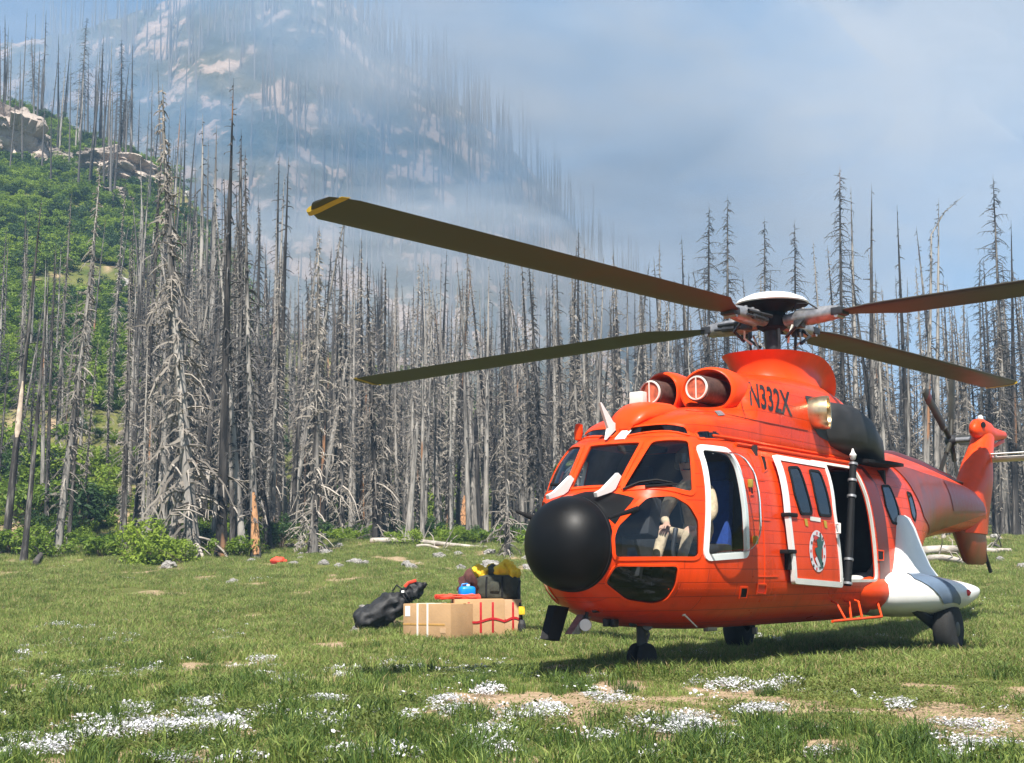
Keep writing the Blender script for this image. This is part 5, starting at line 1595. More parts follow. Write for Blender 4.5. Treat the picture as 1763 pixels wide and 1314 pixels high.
# full skeletons (0-5), skirted (6-7), sparse poles (8-11), charred skyline spires (12-14)
add_proto(1, 15.0, .15, 280, .66, .06)
add_proto(2, 14.0, .13, 220, .54, .10)
add_proto(3, 16.0, .16, 260, .62, .10)
add_proto(4, 12.5, .13, 240, .72, .05)
add_proto(5, 17.0, .16, 220, .56, .12, dark=True)
add_proto(6, 13.5, .13, 240, .62, .08, curl=1.3, dark=True)
add_proto(7, 13.0, .17, 240, .68, .02, skirt=.8, twigs=6, curl=1.2)
add_proto(8, 10.0, .14, 200, .70, .02, skirt=.8, twigs=6, curl=1.3)
add_proto(9, 16.0, .17, 46, .9, .35, dark=True, twigs=3)
add_proto(10, 14.5, .16, 34, .7, .40, dark=True, twigs=2)
add_proto(11, 17.0, .18, 60, .9, .30, dark=True, twigs=3)
add_proto(12, 13.0, .15, 26, .6, .40, dark=True, twigs=2)
add_proto(13, 19.0, .19, 240, 2.1, .20, dark=True, twigs=4)
add_proto(14, 18.0, .18, 220, 1.7, .22, dark=True, twigs=4)
add_proto(15, 19.0, .20, 120, 1.0, .30, dark=True, twigs=4, bend=.55)

add_proto(16, 15.0, .17, 120, .60, .10, cut=.62)
add_proto(17, 16.0, .18, 40, .60, .25, cut=.48, dark=True, twigs=3)
add_proto(18, 15.5, .15, 210, .60, .06, dark=True, twigs=6)
add_proto(19, 14.5, .16, 190, .70, .08, twigs=7)

def tree(x, y, h, proto, lean=(0, 0), label=None, group=None, wide=1.0, z=None):
    t, b, ph = SN[proto]
    zz = gz(x, y) if z is None else z
    e = empty('dead_tree', (x, y, zz - .12), 0)
    s = h / ph
    e.rotation_euler = (lean[1], lean[0], random.uniform(0, 6.28))
    if lean != (0, 0):
        e.rotation_euler = (Matrix.Rotation(lean[0], 3, 'Y') @ Matrix.Rotation(lean[1], 3, 'X') @ Matrix.Rotation(random.uniform(0, 6.28), 3, 'Z')).to_euler()
    e.scale = (s * wide, s * wide, s)
    tag(e, label, 'tree', group)
    place('trunk', t, e)
    tag(place('branches', b, e), kind='stuff')
    return e

random.seed(11)
def named(bx, by, tx, ty, proto, label, D=None, wide=1.0):
    """a tree from its foot and tip in the photograph"""
    g = ground_hit(bx, by, 30) if D is None else None
    if g is None:
        d = wray(bx, by); g = Vector((d.x * D, D, gz(d.x * D, D)))
    top = wpt(tx, ty, g.y)
    h = top.z - g.z
    ln = math.atan2(top.x - g.x, h)
    return tree(g.x, g.y, h / math.cos(ln), proto, (ln, random.uniform(-.03, .03)), label, None, wide)
G_FRONT = [
 (8, 955, 70, 330, 8, 'charred leaning trunk at the left edge with a pale stripped patch'),
 (40, 968, 86, 470, 9, 'thin dark trunk leaning right beside the leftmost charred trunk'),
 (102, 958, 166, 262, 0, 'tall shaggy grey snag leaning right on the green slope at far left'),
 (213, 948, 219, 420, 1, 'bare pale grey trunk standing alone before the fallen log at left'),
 (330, 962, 292, 130, 7, 'shaggy snag with drooping skirt branches at the left end of the dense stand'),
 (380, 958, 398, 120, 10, 'straight black trunk in front of the dense grey stand'),
 (440, 962, 428, 250, 5, 'grey snag with an orange barked foot right of the black trunk'),
 (537, 954, 548, 380, 6, 'snag with branches skirting down to the grass right of the orange bundle'),
 (566, 900, 592, 360, 9, 'dark slim trunk leaning right behind the skirted snag'),
 (621, 908, 632, 400, 1, 'grey trunk with rusty orange lower bark above the pale fallen log'),
 (871, 958, 868, 600, 7, 'short whitish snag leaning by the meadow edge left of the helicopter nose'),
 (797, 908, 806, 410, 2, 'grey snag with a bright orange scar at its foot above the cargo'),
]
M['rawwood'] = mat('bare_orange_wood', (.46, .235, .11), .8, var=.35, scale=5, bump=.5, bscale=14)
M['palewood'] = mat('bare_pale_wood', (.50, .40, .31), .8, var=.25, scale=5, bump=.4, bscale=14)
def scar(e, proto, z0, z1, m_, face):
    # bark stripped off one side of the trunk, bare wood standing a little proud
    vs = SN[proto][0].vertices; s_ = e.scale[2]; mb = MB(); rs = []
    inv = e.matrix_basis.to_3x3().inverted()
    fd = (inv @ Vector((0, -1, 0))).normalized(); a0 = math.atan2(fd.y, fd.x) + face
    for z in np.linspace(z0, z1, 9):
        t = z / s_ / SN[proto][2]
        ring = [vs[int(round(t * 14)) * 8 + k].co for k in range(8)]
        k_ = min(int(t * 14), 13); f_ = t * 14 - k_
        ra = [vs[k_ * 8 + k].co.lerp(vs[(k_ + 1) * 8 + k].co, f_) for k in range(8)]
        c_ = sum(ra, Vector()) / 8; r_ = max((p - c_).length for p in ra) * 1.06
        q = (z - z0) / (z1 - z0); hw_ = 1.15 * math.sin(min(1, q * 3 + .25) * 1.57) * (1 - .75 * q ** 2) + .1 * math.sin(z * 9)
        rs.append([c_ + Vector((math.cos(a0 + a), math.sin(a0 + a), 0)) * r_ for a in np.linspace(-hw_, hw_, 9)])
    mb.rings(rs, cap0=False, cap1=False, loop=False).build('bare_wood', M[m_], e, smooth=80)
for i_, a in enumerate(G_FRONT):
    e_ = named(*a, wide=1.12)
    if i_ in (0, 6, 9, 11):
        z0_, z1_, m_ = {0: (4.2, 6.2, 'palewood'), 6: (.25, 2.3, 'rawwood'), 9: (.25, 2.8, 'rawwood'), 11: (.25, 1.9, 'rawwood')}[i_]
        scar(e_, a[4], z0_, z1_, m_, .25)
G_SKY = [
 (1216, 945, 1218, 350, 12, 'feathery dark spire left of the rotor hub and shorter than its neighbour', 66),
 (1256, 945, 1254, 334, 13, 'feathery dark spire directly above the left rotor sleeve', 66),
 (1314, 945, 1316, 366, 13, 'slim spire rising behind the white hub dome', 68),
 (1374, 945, 1368, 374, 12, 'branchy spire just right of the white hub dome', 66),
 (1452, 945, 1444, 284, 12, 'tallest feathery spire right of the rotor hub', 62),
 (1478, 945, 1468, 312, 9, 'bare pole second from the tallest spire right of the hub', 63),
 (1502, 945, 1498, 316, 11, 'bare pole leaning left in the cluster right of the hub', 62),
 (1572, 945, 1545, 348, 11, 'slim pole leaning left on its own over the right rotor blade', 62),
 (1598, 945, 1604, 312, 14, 'thick snag with a bent over top above the right rotor blade', 61),
 (1612, 945, 1612, 338, 9, 'bare pole touching the snag with the bent over top', 62),
 (1735, 945, 1714, 290, 12, 'tall spire with a needle tip near the right edge', 62),
 (1750, 945, 1744, 372, 11, 'dark pole at the right edge beside the needle tipped spire', 62),
 (1695, 945, 1692, 438, 13, 'shorter feathery spire left of the needle tipped spire', 64),
]
for bx, by, tx, ty, pr, lb, D in G_SKY: named(bx, by, tx, ty, pr, lb, D)

# the rest of the stand, denser towards the middle
rng = random.Random(5)
spots = [(e.location.x, e.location.y) for e in bpy.data.objects if e.name.startswith('dead_tree')]
def skyline(px):
    return float(np.interp(px, [0, 230, 300, 360, 450, 550, 650, 760, 900, 1050, 1200, 1400, 1550, 1763], [620, 560, 430, 300, 330, 400, 430, 430, 420, 430, 440, 450, 430, 440]))
def fill(n, px0, px1, d0, d1, protos, label, group, hmin, hmax, clear=1.0, skyj=(-20, 110), z=None):
    made = 0; tries = 0
    while made < n and tries < n * 40:
        tries += 1
        px = rng.uniform(px0, px1); D = d0 + (d1 - d0) * rng.random() ** 1.15
        x = (px - 881.5) / FPX * D * 1.0
        x = wray(px, 800).x * D
        if any((x - a) ** 2 + (D - b) ** 2 < clear ** 2 for a, b in spots): continue
        g = gz(x, D)
        ty = skyline(px) + rng.uniform(*skyj)
        h = (CAMZ + wray(px, ty).z * D) - g
        h = min(max(h, hmin), hmax) * rng.uniform(.9, 1.08)
        pr = rng.choice(protos)
        tree(x, D, h, pr, (rng.gauss(0, .022) * rng.choice((1, 1, 1, 1, 2.6, 5)), rng.gauss(0, .022)), LOOK[pr] + ' ' + label, group, rng.uniform(.9, 1.25))
        spots.append((x, D)); made += 1
    return made
LOOK = {0: 'pale twiggy', 1: 'pale slim', 2: 'tall pale twiggy', 3: 'short pale bushy', 4: 'tall charred twiggy', 5: 'dark drooping', 6: 'pale low skirted', 7: 'short low skirted',
        8: 'nearly bare dark', 9: 'bare charred', 10: 'tall sparse charred', 11: 'short bare charred', 12: 'tall dark feathery', 13: 'dark feathery', 14: 'bent topped', 15: 'snapped off pale', 16: 'snapped off charred', 17: 'dark twiggy', 18: 'grey tangled'}
full = [0, 1, 2, 3, 4, 5, 17, 18, 4, 17, 8, 10, 6, 15, 16, 18]
N_ = 0
N_ += fill(42, -20, 240, 49, 95, [0, 2, 4, 8, 10, 5, 17, 9], 'snag among the green bushes on the left hillside', 'snags scattered on the bushy left hillside', 8, 17, 1.6, (-260, 40))
N_ += fill(14, 240, 480, 56, 80, [8, 9, 10, 11, 8, 10], 'trunk rising high at the left end of the stand', 'tall dark trunks at the left of the stand', 13, 19, 1.2, (-190, -30))
N_ += fill(50, 235, 480, 48, 82, full + [8], 'snag packed in the thick stand left of the rotor tips', 'snags in the thick left stand', 8, 17, .8)
N_ += fill(58, 480, 905, 54, 88, full + [8, 9], 'snag in the stand between the cargo and the sky', 'snags in the middle stand', 8, 16, .8)
N_ += fill(54, 905, 1240, 54, 92, full + [10], 'snag in the stand beyond the cockpit', 'snags beyond the cockpit', 8, 16, .8)
N_ += fill(46, 1380, 1790, 54, 92, full + [9, 13], 'snag in the stand beyond the tail boom', 'snags beyond the tail boom', 9, 17, .8)
# poles on the smoky ridge
def ridge_fill(n, px0, px1, label, group, j0=-22, j1=6):
    made = 0
    while made < n:
        px = rng.uniform(px0, px1); u = (px - 881.5) / FPX
        dr = float(np.interp(u, RU, RD)) + rng.uniform(j0, j1)
        x = wray(px, 250).x * dr
        g = gz(x, dr)
        base_y = 0
        h = rng.uniform(9, 17)
        tree(x, dr, h, rng.choice([8, 9, 10, 11, 8, 9, 11, 13]), (rng.gauss(0, .03), 0), label, group, rng.uniform(1.0, 1.4))
        made += 1
ridge_fill(30, -10, 330, 'bare charred pole standing on the green ridge against the smoke', 'poles along the smoky ridge', -14, 8)
print('individual trees', N_ + 30 + len(G_FRONT) + len(G_SKY))

# further trees, only ever seen as a mass: one object each
def mass(name, items, label):
    """items: (x, y, z, h, proto) -> one joined mesh of trunks and boughs"""
    V, F, MI = [], [], []
    off = 0
    for (x, y, z, h, r0, nb, bl, lean) in items:
        mb = MB()
        L = 5
        mb.tube([Vector((lean * h * t, 0, h * t)) for t in np.linspace(0, 1, L + 1)], [r0 * ((1 - t) ** .8 + .06) for t in np.linspace(0, 1, L + 1)], 5, cap=False)
        for k in range(nb):
            t = rng.uniform(.22, .98); a = rng.uniform(0, 6.28); ln = bl * ((1 - t) ** .7 + .12) * rng.uniform(.5, 1.1)
            p = Vector((lean * h * t, 0, h * t)); d = Vector((math.cos(a), math.sin(a), 0))
            q = p + d * ln * .6 + Vector((0, 0, -.10 * ln)); e = p + d * ln * .9 + Vector((0, 0, -.65 * ln))
            mb.tube([p, q, e], [.03, .022, .012], 3, cap=False)
        vv = np.array(mb.v) + np.array([x, y, z])
        V += vv.tolist(); F += [tuple(i + off for i in f) for f in mb.f]; off += len(mb.v)
    me = bpy.data.meshes.new(name); me.from_pydata(V, [], F); me.materials.append(M['farbark'])
    o = place(name, me)
    return tag(o, label, 'trees', None, 'stuff')
M['farbark'] = twig_material('distant_burnt_wood', (.030, .028, .027), (.20, .185, .175))
def joined(i):
    t, b, h = SN[i]
    bm = bmesh.new(); bm.from_mesh(t); n0 = len(bm.faces); bm.from_mesh(b)
    for f in bm.faces: f.material_index = 0
    bm.faces.ensure_lookup_table()
    for q in range(n0, len(bm.faces)): bm.faces[q].material_index = 1
    me = bpy.data.meshes.new('burnt_tree'); bm.to_mesh(me); bm.free()
    me.materials.append(M['bark']); me.materials.append(b.materials[0])
    return me
def deep_stand():
    P, Rt, S = [], [], []
    for k in range(620):
        px = rng.uniform(225, 1800); D = rng.uniform(62, 118); x = wray(px, 800).x * D
        P.append((x, D, gz(x, D) - .2)); Rt.append((rng.gauss(0, .035), rng.gauss(0, .035), rng.uniform(0, 6.28)))
        s_ = rng.uniform(.6, .95) if D < 95 else rng.uniform(.5, .85)
        S.append((s_ * 1.15, s_ * 1.15, s_))
    scatter('deep_stand', 'burnt forest massed behind the grey front trees', 'trees', P, Rt, S, [joined(i) for i in (0, 1, 2, 3, 4, 5, 17, 18, 8, 9, 10, 15)])
it = []
for k in range(60):
    px = rng.uniform(-30, 420); u = (px - 881.5) / FPX; D = float(np.interp(u, RU, RD)) + rng.uniform(-30, 12); x = wray(px, 300).x * D
    it.append((x, D, gz(x, D) - .2, rng.uniform(8, 15), rng.uniform(.10, .16), 12, .9, rng.gauss(0, .03)))
mass('ridge_trees', it, 'charred poles crowding the ridge at the left')
it = []
mz1 = lambda x, y: float(mountain_z(np.array([x]), np.array([y]))[0])
for k in range(1050):
    px = rng.uniform(60, 1120) if k % 3 else rng.uniform(420, 960); D = rng.uniform(205, 338)
    if k % 3 == 1: D = rng.uniform(300, 334)
    x = wray(px, 250).x * D
    it.append((x, D, mz1(x, D) - .4, rng.uniform(9, 20), rng.uniform(.17, .28), 12, 1.2, rng.gauss(0, .03)))
mass('mountain_trees', it, 'charred poles dotted over the smoky mountainside')

# ================================================================== bushes and saplings
M['leaf_a'] = leafmat('bush_leaf', (.05, .10, .012), (.20, .29, .03), .4, .25)
M['leaf_b'] = leafmat('bright_bush_leaf', (.085, .16, .014), (.27, .36, .045), .45, .25)
M['leaf_c'] = leafmat('dark_bush_leaf', (.014, .040, .010), (.050, .10, .022), .3, .6)
M['stem'] = mat('bush_stem', (.10, .075, .05), .9, var=.3)
def bush_meshes(seed, n, leaf, spread=1.0, tall=1.0):
    rng_ = np.random.default_rng(seed)
    K = 16
    cs = rng_.normal(0, 1, (K, 3)) * np.array([.42 * spread, .42 * spread, .20 * tall]) + np.array([0, 0, .48 * tall])
    cs[:, 2] = np.clip(cs[:, 2], .15, 1.2 * tall)
    rr = rng_.uniform(.12, .34, K)
    k = rng_.integers(0, K, n)
    d = rng_.normal(0, 1, (n, 3)); d /= np.linalg.norm(d, axis=1)[:, None]
    p = cs[k] + d * (rr[k] * rng_.uniform(.55, 1.12, n))[:, None] * np.array([1, 1, .85])
    p[:, 2] = np.maximum(p[:, 2], .02)
    nrm = d * .7 + rng_.normal(0, .5, (n, 3)) + np.array([0, 0, .5]); nrm /= np.linalg.norm(nrm, axis=1)[:, None]
    t = np.cross(nrm, rng_.normal(0, 1, (n, 3))); t /= np.linalg.norm(t, axis=1)[:, None]
    b = np.cross(nrm, t)
    s = leaf * rng_.uniform(.6, 1.3, n)[:, None]
    V = np.stack([p - t * s, p + b * s * .45 + nrm * s * .12, p + t * s, p - b * s * .45 + nrm * s * .12], 1).reshape(-1, 3)
    F = (np.arange(n)[:, None] * 4 + np.arange(4)[None]).tolist()
    me = bpy.data.meshes.new('foliage'); me.from_pydata(V.tolist(), [], F)
    st = MB()
    for c in cs: st.tube([(0, 0, 0), (c[0] * .4, c[1] * .4, c[2] * .55), tuple(c)], [.022, .015, .008], 4, cap=False)
    return me, st.mesh('stems', M['stem'], 60)
BU = []
for sd_, n_, lf_, sp_, tl_, m_ in [(1, 1500, .065, 1.0, 1.0, 'leaf_a'), (2, 1300, .07, 1.2, .8, 'leaf_b'), (3, 1400, .06, .9, 1.2, 'leaf_c'), (4, 1500, .06, 1.1, 1.0, 'leaf_b')]:
    f_, s_ = bush_meshes(sd_, n_, lf_, sp_, tl_); f_.materials.append(M[m_]); BU.append((f_, s_))
def bush(x, y, s, k, label, group=None, tall=1.0):
    e = empty('bush', (x, y, gz(x, y) - .05), random.uniform(0, 6.28)); e.scale = (s, s, s * tall)
    tag(e, label, 'bush', group)
    tag(place('foliage', BU[k][0], e), kind='stuff'); place('stems', BU[k][1], e)
for px, py, s, k, lb in [
    (20, 958, 1.3, 1, 'low bright bush at the foot of the leftmost trunk'), (78, 962, .9, 3, 'small bush between the two left leaning trunks'),
    (60, 900, 2.0, 0, 'large green bush behind the leftmost trunks'), (140, 915, 1.9, 2, 'dark green bush right of the shaggy leaning snag'),
    (175, 960, 1.0, 1, 'low bush on the meadow edge left of the pale grey trunk'), (245, 972, 1.5, 3, 'broad bright bush on the meadow edge below the dense stand'),
    (285, 968, 1.1, 1, 'leafy bush right of the broad bright bush at the meadow edge'), (318, 970, .8, 3, 'small bush by the skirted snag at the left of the stand'),
    (405, 962, .9, 0, 'green bush just right of the straight black trunk'), (485, 945, 1.1, 2, 'green bush behind the small orange bundle'),
    (22, 800, 2.6, 0, 'tall bush on the slope behind the leftmost trunk'), (95, 830, 2.2, 1, 'bright bush on the slope right of the tall bush'),
    (650, 905, .9, 1, 'low bush beside the rusty footed trunk'), (180, 860, 1.6, 3, 'bright bush on the slope above the fallen log')]:
    g = ground_hit(px, py, 30); bush(g.x, g.y, s, k, lb)
for px, D, s, k, tl, lb in [(716, 82, 2.2, 0, 1.9, 'tall green bush glimpsed between the grey trunks below the long rotor blade'), (872, 84, 1.9, 0, 2.0, 'upright green sapling seen through the trunks left of the cockpit'),
                        (455, 92, 2.3, 2, 1.6, 'dark green bush seen through the trunks above the orange bundle'), (640, 95, 2.2, 2, 1.5, 'dark green bush behind the trunks at the tip of the lower rotor blade'), (745, 70, 1.5, 3, 1.4, 'bright green bush low among the trunks above the cargo'), (575, 100, 2.4, 0, 1.5, 'green bush high between the trunks left of the lower blade tip')]:
    x = wray(px, 750).x * D; bush(x, D, s, k, lb, None, tl)

# ---- scatter with geometry nodes (only what nobody could count)
def scatter(name, label, cat, pts, rots, scls, protos, kind='stuff'):
    """protos: list of meshes; one joined point cloud per prototype becomes one object"""
    pcol = bpy.data.collections.new(name + '_source')
    for i, me in enumerate(protos):
        o = bpy.data.objects.new('%s_source_%02d' % (name, i), me); pcol.objects.link(o)
    me = bpy.data.meshes.new(name); me.from_pydata(np.asarray(pts).tolist(), [], [])
    a = me.attributes.new('rot', 'FLOAT_VECTOR', 'POINT'); a.data.foreach_set('vector', np.asarray(rots, np.float32).reshape(-1))
    a = me.attributes.new('scl', 'FLOAT_VECTOR', 'POINT'); a.data.foreach_set('vector', np.asarray(scls, np.float32).reshape(-1))
    o = place(name, me); tag(o, label, cat, None, kind)
    ng_ = bpy.data.node_groups.new(name + '_nodes', 'GeometryNodeTree')
    ng_.interface.new_socket('Geometry', in_out='INPUT', socket_type='NodeSocketGeometry')
    ng_.interface.new_socket('Geometry', in_out='OUTPUT', socket_type='NodeSocketGeometry')
    gi, go = ng_.nodes.new('NodeGroupInput'), ng_.nodes.new('NodeGroupOutput')
    ip_ = ng_.nodes.new('GeometryNodeInstanceOnPoints'); ci = ng_.nodes.new('GeometryNodeCollectionInfo')
    ci.inputs['Collection'].default_value = pcol
    ci.inputs['Separate Children'].default_value = True; ci.inputs['Reset Children'].default_value = True
    ip_.inputs['Pick Instance'].default_value = True
    na, nb_ = ng_.nodes.new('GeometryNodeInputNamedAttribute'), ng_.nodes.new('GeometryNodeInputNamedAttribute')
    na.data_type = nb_.data_type = 'FLOAT_VECTOR'; na.inputs['Name'].default_value = 'rot'; nb_.inputs['Name'].default_value = 'scl'
    rv = ng_.nodes.new('FunctionNodeRandomValue'); rv.data_type = 'INT'
    rv.inputs[4].default_value = 0; rv.inputs[5].default_value = len(protos) - 1
    er = ng_.nodes.new('FunctionNodeEulerToRotation')
    lk = ng_.links.new
    lk(gi.outputs[0], ip_.inputs['Points']); lk(ci.outputs[0], ip_.inputs['Instance']); lk(rv.outputs[2], ip_.inputs['Instance Index'])
    lk(na.outputs['Attribute'], er.inputs[0]); lk(er.outputs[0], ip_.inputs['Rotation']); lk(nb_.outputs['Attribute'], ip_.inputs['Scale'])
    lk(ip_.outputs[0], go.inputs[0])
    md = o.modifiers.new('scatter', 'NODES'); md.node_group = ng_
    return o

nr = np.random.default_rng(8)
deep_stand()
def scat_pts(px, D):
    X = (px - 881.5) / FPX * D; return X, D, ground_z(X, D)
# shrubs covering the left hillside and the hummock behind the stand
n = 4200
px = nr.uniform(-120, 420, n); D = 54 + 116 * nr.random(n) ** .8
X, Y, Z = scat_pts(px, D)
keep = (fbm(X * .10, Y * .10, 5, 3) > .42) & ((px < 300) | (D > 85))
X, Y, Z = X[keep], Y[keep], Z[keep]
n2 = 420
px2 = nr.uniform(420, 1000, n2); D2 = nr.uniform(96, 126, n2); X2, Y2, Z2 = scat_pts(px2, D2)
k2 = fbm(X2 * .12, Y2 * .12, 6, 3) > .50
n3 = 900
px3 = nr.uniform(-60, 1020, n3); D3 = nr.uniform(51, 90, n3); X3, Y3, Z3 = scat_pts(px3, D3)
k3 = fbm(X3 * .15, Y3 * .15, 7, 3) > .47
S1 = nr.uniform(.5, 1.9, keep.sum()); S2 = nr.uniform(1.0, 2.2, k2.sum()); S3 = nr.uniform(.35, 1.0, k3.sum())
P_ = np.concatenate([np.stack([X, Y, Z - .1], 1), np.stack([X2, Y2, Z2 - .1], 1)[k2], np.stack([X3, Y3, Z3 - .05], 1)[k3]])
S_ = np.concatenate([S1, S2, S3])
scatter('hillside_shrubs', 'continuous green scrub covering the slope behind the burnt trunks', 'shrubs', P_, np.stack([0 * S_, 0 * S_, nr.uniform(0, 6.28, len(S_))], 1), np.stack([S_, S_, S_ * nr.uniform(.6, 1.0, len(S_))], 1), [b[0] for b in BU])

# ================================================================== rocks, outcrops, logs
def rock_mat(name, c1, c2, sc):
    m, nt, b = nmat(name); N = nt.nodes.new
    t = N('ShaderNodeTexCoord'); n1 = N('ShaderNodeTexNoise'); n1.inputs['Scale'].default_value = sc; n1.inputs['Detail'].default_value = 9; n1.inputs['Roughness'].default_value = .7
    v = N('ShaderNodeTexVoronoi'); v.feature = 'DISTANCE_TO_EDGE'; v.inputs['Scale'].default_value = sc * .8
    nt.links.new(t.outputs['Object'], n1.inputs['Vector']); nt.links.new(t.outputs['Object'], v.inputs['Vector'])
    r = N('ShaderNodeValToRGB'); r.color_ramp.elements[0].position, r.color_ramp.elements[1].position = .32, .62
    r.color_ramp.elements[0].color, r.color_ramp.elements[1].color = (*c1, 1), (*c2, 1)
    nt.links.new(n1.outputs['Fac'], r.inputs['Fac']); nt.links.new(r.outputs['Color'], b.inputs['Base Color'])
    ad = N('ShaderNodeMath'); ad.operation = 'MULTIPLY_ADD'; ad.inputs[1].default_value = .6
    nt.links.new(v.outputs['Distance'], ad.inputs[0]); nt.links.new(n1.outputs['Fac'], ad.inputs[2])
    bp = N('ShaderNodeBump'); bp.inputs['Strength'].default_value = 1.0; bp.inputs['Distance'].default_value = .5 / sc
    nt.links.new(ad.outputs[0], bp.inputs['Height']); nt.links.new(bp.outputs['Normal'], b.inputs['Normal'])
    b.inputs['Roughness'].default_value = .9
    return m
M['rock'] = rock_mat('granite', (.22, .20, .18), (.55, .52, .48), 3)
M['cliff'] = rock_mat('cliff_rock', (.10, .085, .078), (.46, .38, .32), .22)
from mathutils import noise as mnoise
def rock_mesh(seed, sub, amp, m_, facet=True):
    bm = bmesh.new(); bmesh.ops.create_icosphere(bm, subdivisions=sub, radius=1.0)
    for v in bm.verts:
        p = v.co * 1.1 + Vector((seed * 3.7, seed, 0))
        k = mnoise.noise(p) * amp + mnoise.noise(p * 2.7) * amp * .5 + (mnoise.cell(p * 1.6) - .5) * amp * .5
        v.co *= 1 + k
    me = bpy.data.meshes.new('rock'); bm.to_mesh(me); bm.free(); me.materials.append(M[m_]); smooth_mesh(me, 25)
    return me
RK = [rock_mesh(i, 3, .38, 'rock') for i in range(5)]
def rock(x, y, s, k, label, group=None, flat=.6):
    o = place('rock', RK[k], None, (x, y, gz(x, y) + s * flat * .25)); o.scale = (s, s * .8, s * flat); o.rotation_euler = (random.uniform(-.2, .2), random.uniform(-.2, .2), random.uniform(0, 6.28))
    return tag(o, label, 'rock', group)
for k, (px, py, s, lb) in enumerate([(172, 818, .45, 'white boulder on the slope right of the shaggy leaning snag'), (290, 978, .30, 'grey rock by the broad bright bush at the meadow edge'), (610, 972, .25, 'tan rock at the meadow edge right of the orange bundle'),
    (568, 928, .38, 'white rock at the foot of the trees above the cargo'), (700, 975, .22, 'small pale rock on the grass above the blue jug'), (840, 980, .35, 'pale flat rock left of the helicopter nose'),
    (400, 1006, .20, 'small pale stone on the open grass left of the duffel bag'), (640, 1058, .26, 'tan stone behind the black duffel bag'), (622, 1090, .20, 'light stone at the left foot of the black duffel bag'),
    (833, 1238, .10, 'small white stone in the grass at the bottom below the cargo')]):
    g = ground_hit(px, py); rock(g.x, g.y, s, k % 5, lb)
for k in range(46):
    px = rng.uniform(420, 1000) if k < 34 else rng.uniform(1560, 1763); py = rng.uniform(925, 985)
    g = ground_hit(px, py, 30); rock(g.x, g.y, rng.uniform(.10, .26), k % 5, 'small pale stone scattered along the meadow edge below the trees', 'stones along the meadow edge')
for k in range(14):
    px = rng.uniform(-20, 330); D = rng.uniform(62, 150); x = wray(px, 600).x * D
    rock(x, D, rng.uniform(.4, 1.0), k % 5, 'pale rock showing through the scrub on the left hillside', 'rocks on the left hillside', .75)
# cliffs on the left ridge: craggy blocks leaning out of the slope
def outcrop(px, py, D, sx, sy, sz, seed, label, rz=0):
    me = rock_mesh(seed, 6, .42, 'cliff')
    for v in me.vertices:
        q = v.co
        st = math.floor(q.z * 5 + mnoise.noise(q * 1.5 + Vector((seed, 0, 0))) * 1.5) / 5
        v.co.x *= 1 + .10 * math.sin(st * 17 + seed); v.co.y *= 1 + .14 * math.sin(st * 23)
        v.co += v.normal * (mnoise.noise(q * 6) * .06 + mnoise.noise(q * 14) * .03)
    smooth_mesh(me, 22)
    p = wpt(px, py, D)
    o = place('rock_outcrop', me, None, (p.x, p.y, p.z)); o.scale = (sx, sy, sz); o.rotation_euler = (0, R(12), rz)
    return tag(o, label, 'rock outcrop')
outcrop(15, 275, 150, 6.2, 5, 5.2, 3, 'large grey and brown cliff on the ridge at the left edge')
outcrop(215, 305, 146, 4.0, 4, 2.3, 7, 'pale slanting rock slab on the ridge right of the cliff', .3)
outcrop(205, 345, 138, 1.8, 2, 1.1, 5, 'small pale rock ledge below the slanting slab')
# fallen logs
M['log'] = mat('weathered_log', (.34, .30, .26), .9, var=.45, scale=3, bump=.6, bscale=20)
M['logdark'] = mat('charred_log', (.06, .052, .048), .9, var=.5, scale=3, bump=.6, bscale=20)
def log(p0, p1, r, m_, label, group=None, twigs=5):
    a, b = ground_hit(*p0, 25), ground_hit(*p1, 25)
    o_ = empty('fallen_log', a, 0); tag(o_, label, 'log', group)
    d = b - a; pts = [d * t + Vector((0, 0, r * .8 + .06 * math.sin(t * 5))) for t in np.linspace(0, 1, 8)]
    MB().tube(pts, [r * (1 - .5 * t) for t in np.linspace(0, 1, 8)], 8).build('trunk', M[m_], o_, smooth=60)
    tb_ = MB()
    for k in range(twigs):
        t = rng.uniform(.15, .95); q = d * t + Vector((0, 0, r))
        e = q + Vector((rng.uniform(-.5, .5), rng.uniform(-.5, .2), rng.uniform(.2, .8)))
        tb_.tube([q, q.lerp(e, .5) + Vector((.05, 0, .1)), e], [.025, .018, .008], 4, cap=False)
    if twigs: tb_.build('broken_branches', M[m_], o_, smooth=60)
for a in [((150, 880), (212, 888), .22, 'logdark', 'thick grey fallen log lying behind the pale grey trunk at left'), ((640, 936), (840, 945), .12, 'log', 'long pale fallen pole on the grass above the cargo'),
          ((655, 905), (762, 890), .14, 'logdark', 'dark fallen log propped among the trunks above the cargo'), ((690, 918), (800, 930), .10, 'log', 'thin pale log crossing below the dark fallen log'),
          ((600, 898), (700, 908), .09, 'log', 'pale fallen branch right of the rusty footed trunk'), ((560, 912), (610, 890), .12, 'logdark', 'charred short log leaning by the skirted snag'),
          ((60, 975), (96, 930), .10, 'logdark', 'charred log at the foot of the shaggy leaning snag'), ((1570, 958), (1740, 952), .16, 'log', 'pale log heap under the tail rotor at the forest edge'),
          ((1600, 968), (1690, 975), .12, 'log', 'grey log lying before the log heap under the tail fin')]:
    log(*a)
for k in range(26):
    px = rng.choice((rng.uniform(230, 900), rng.uniform(1560, 1763))); py = rng.uniform(880, 945)
    log((px, py), (px + rng.uniform(-60, 60), py + rng.uniform(-14, 14)), rng.uniform(.04, .10), rng.choice(('log', 'logdark')), 'broken grey branch lying among the trunks at the forest edge', 'fallen branches at the forest edge', 3)
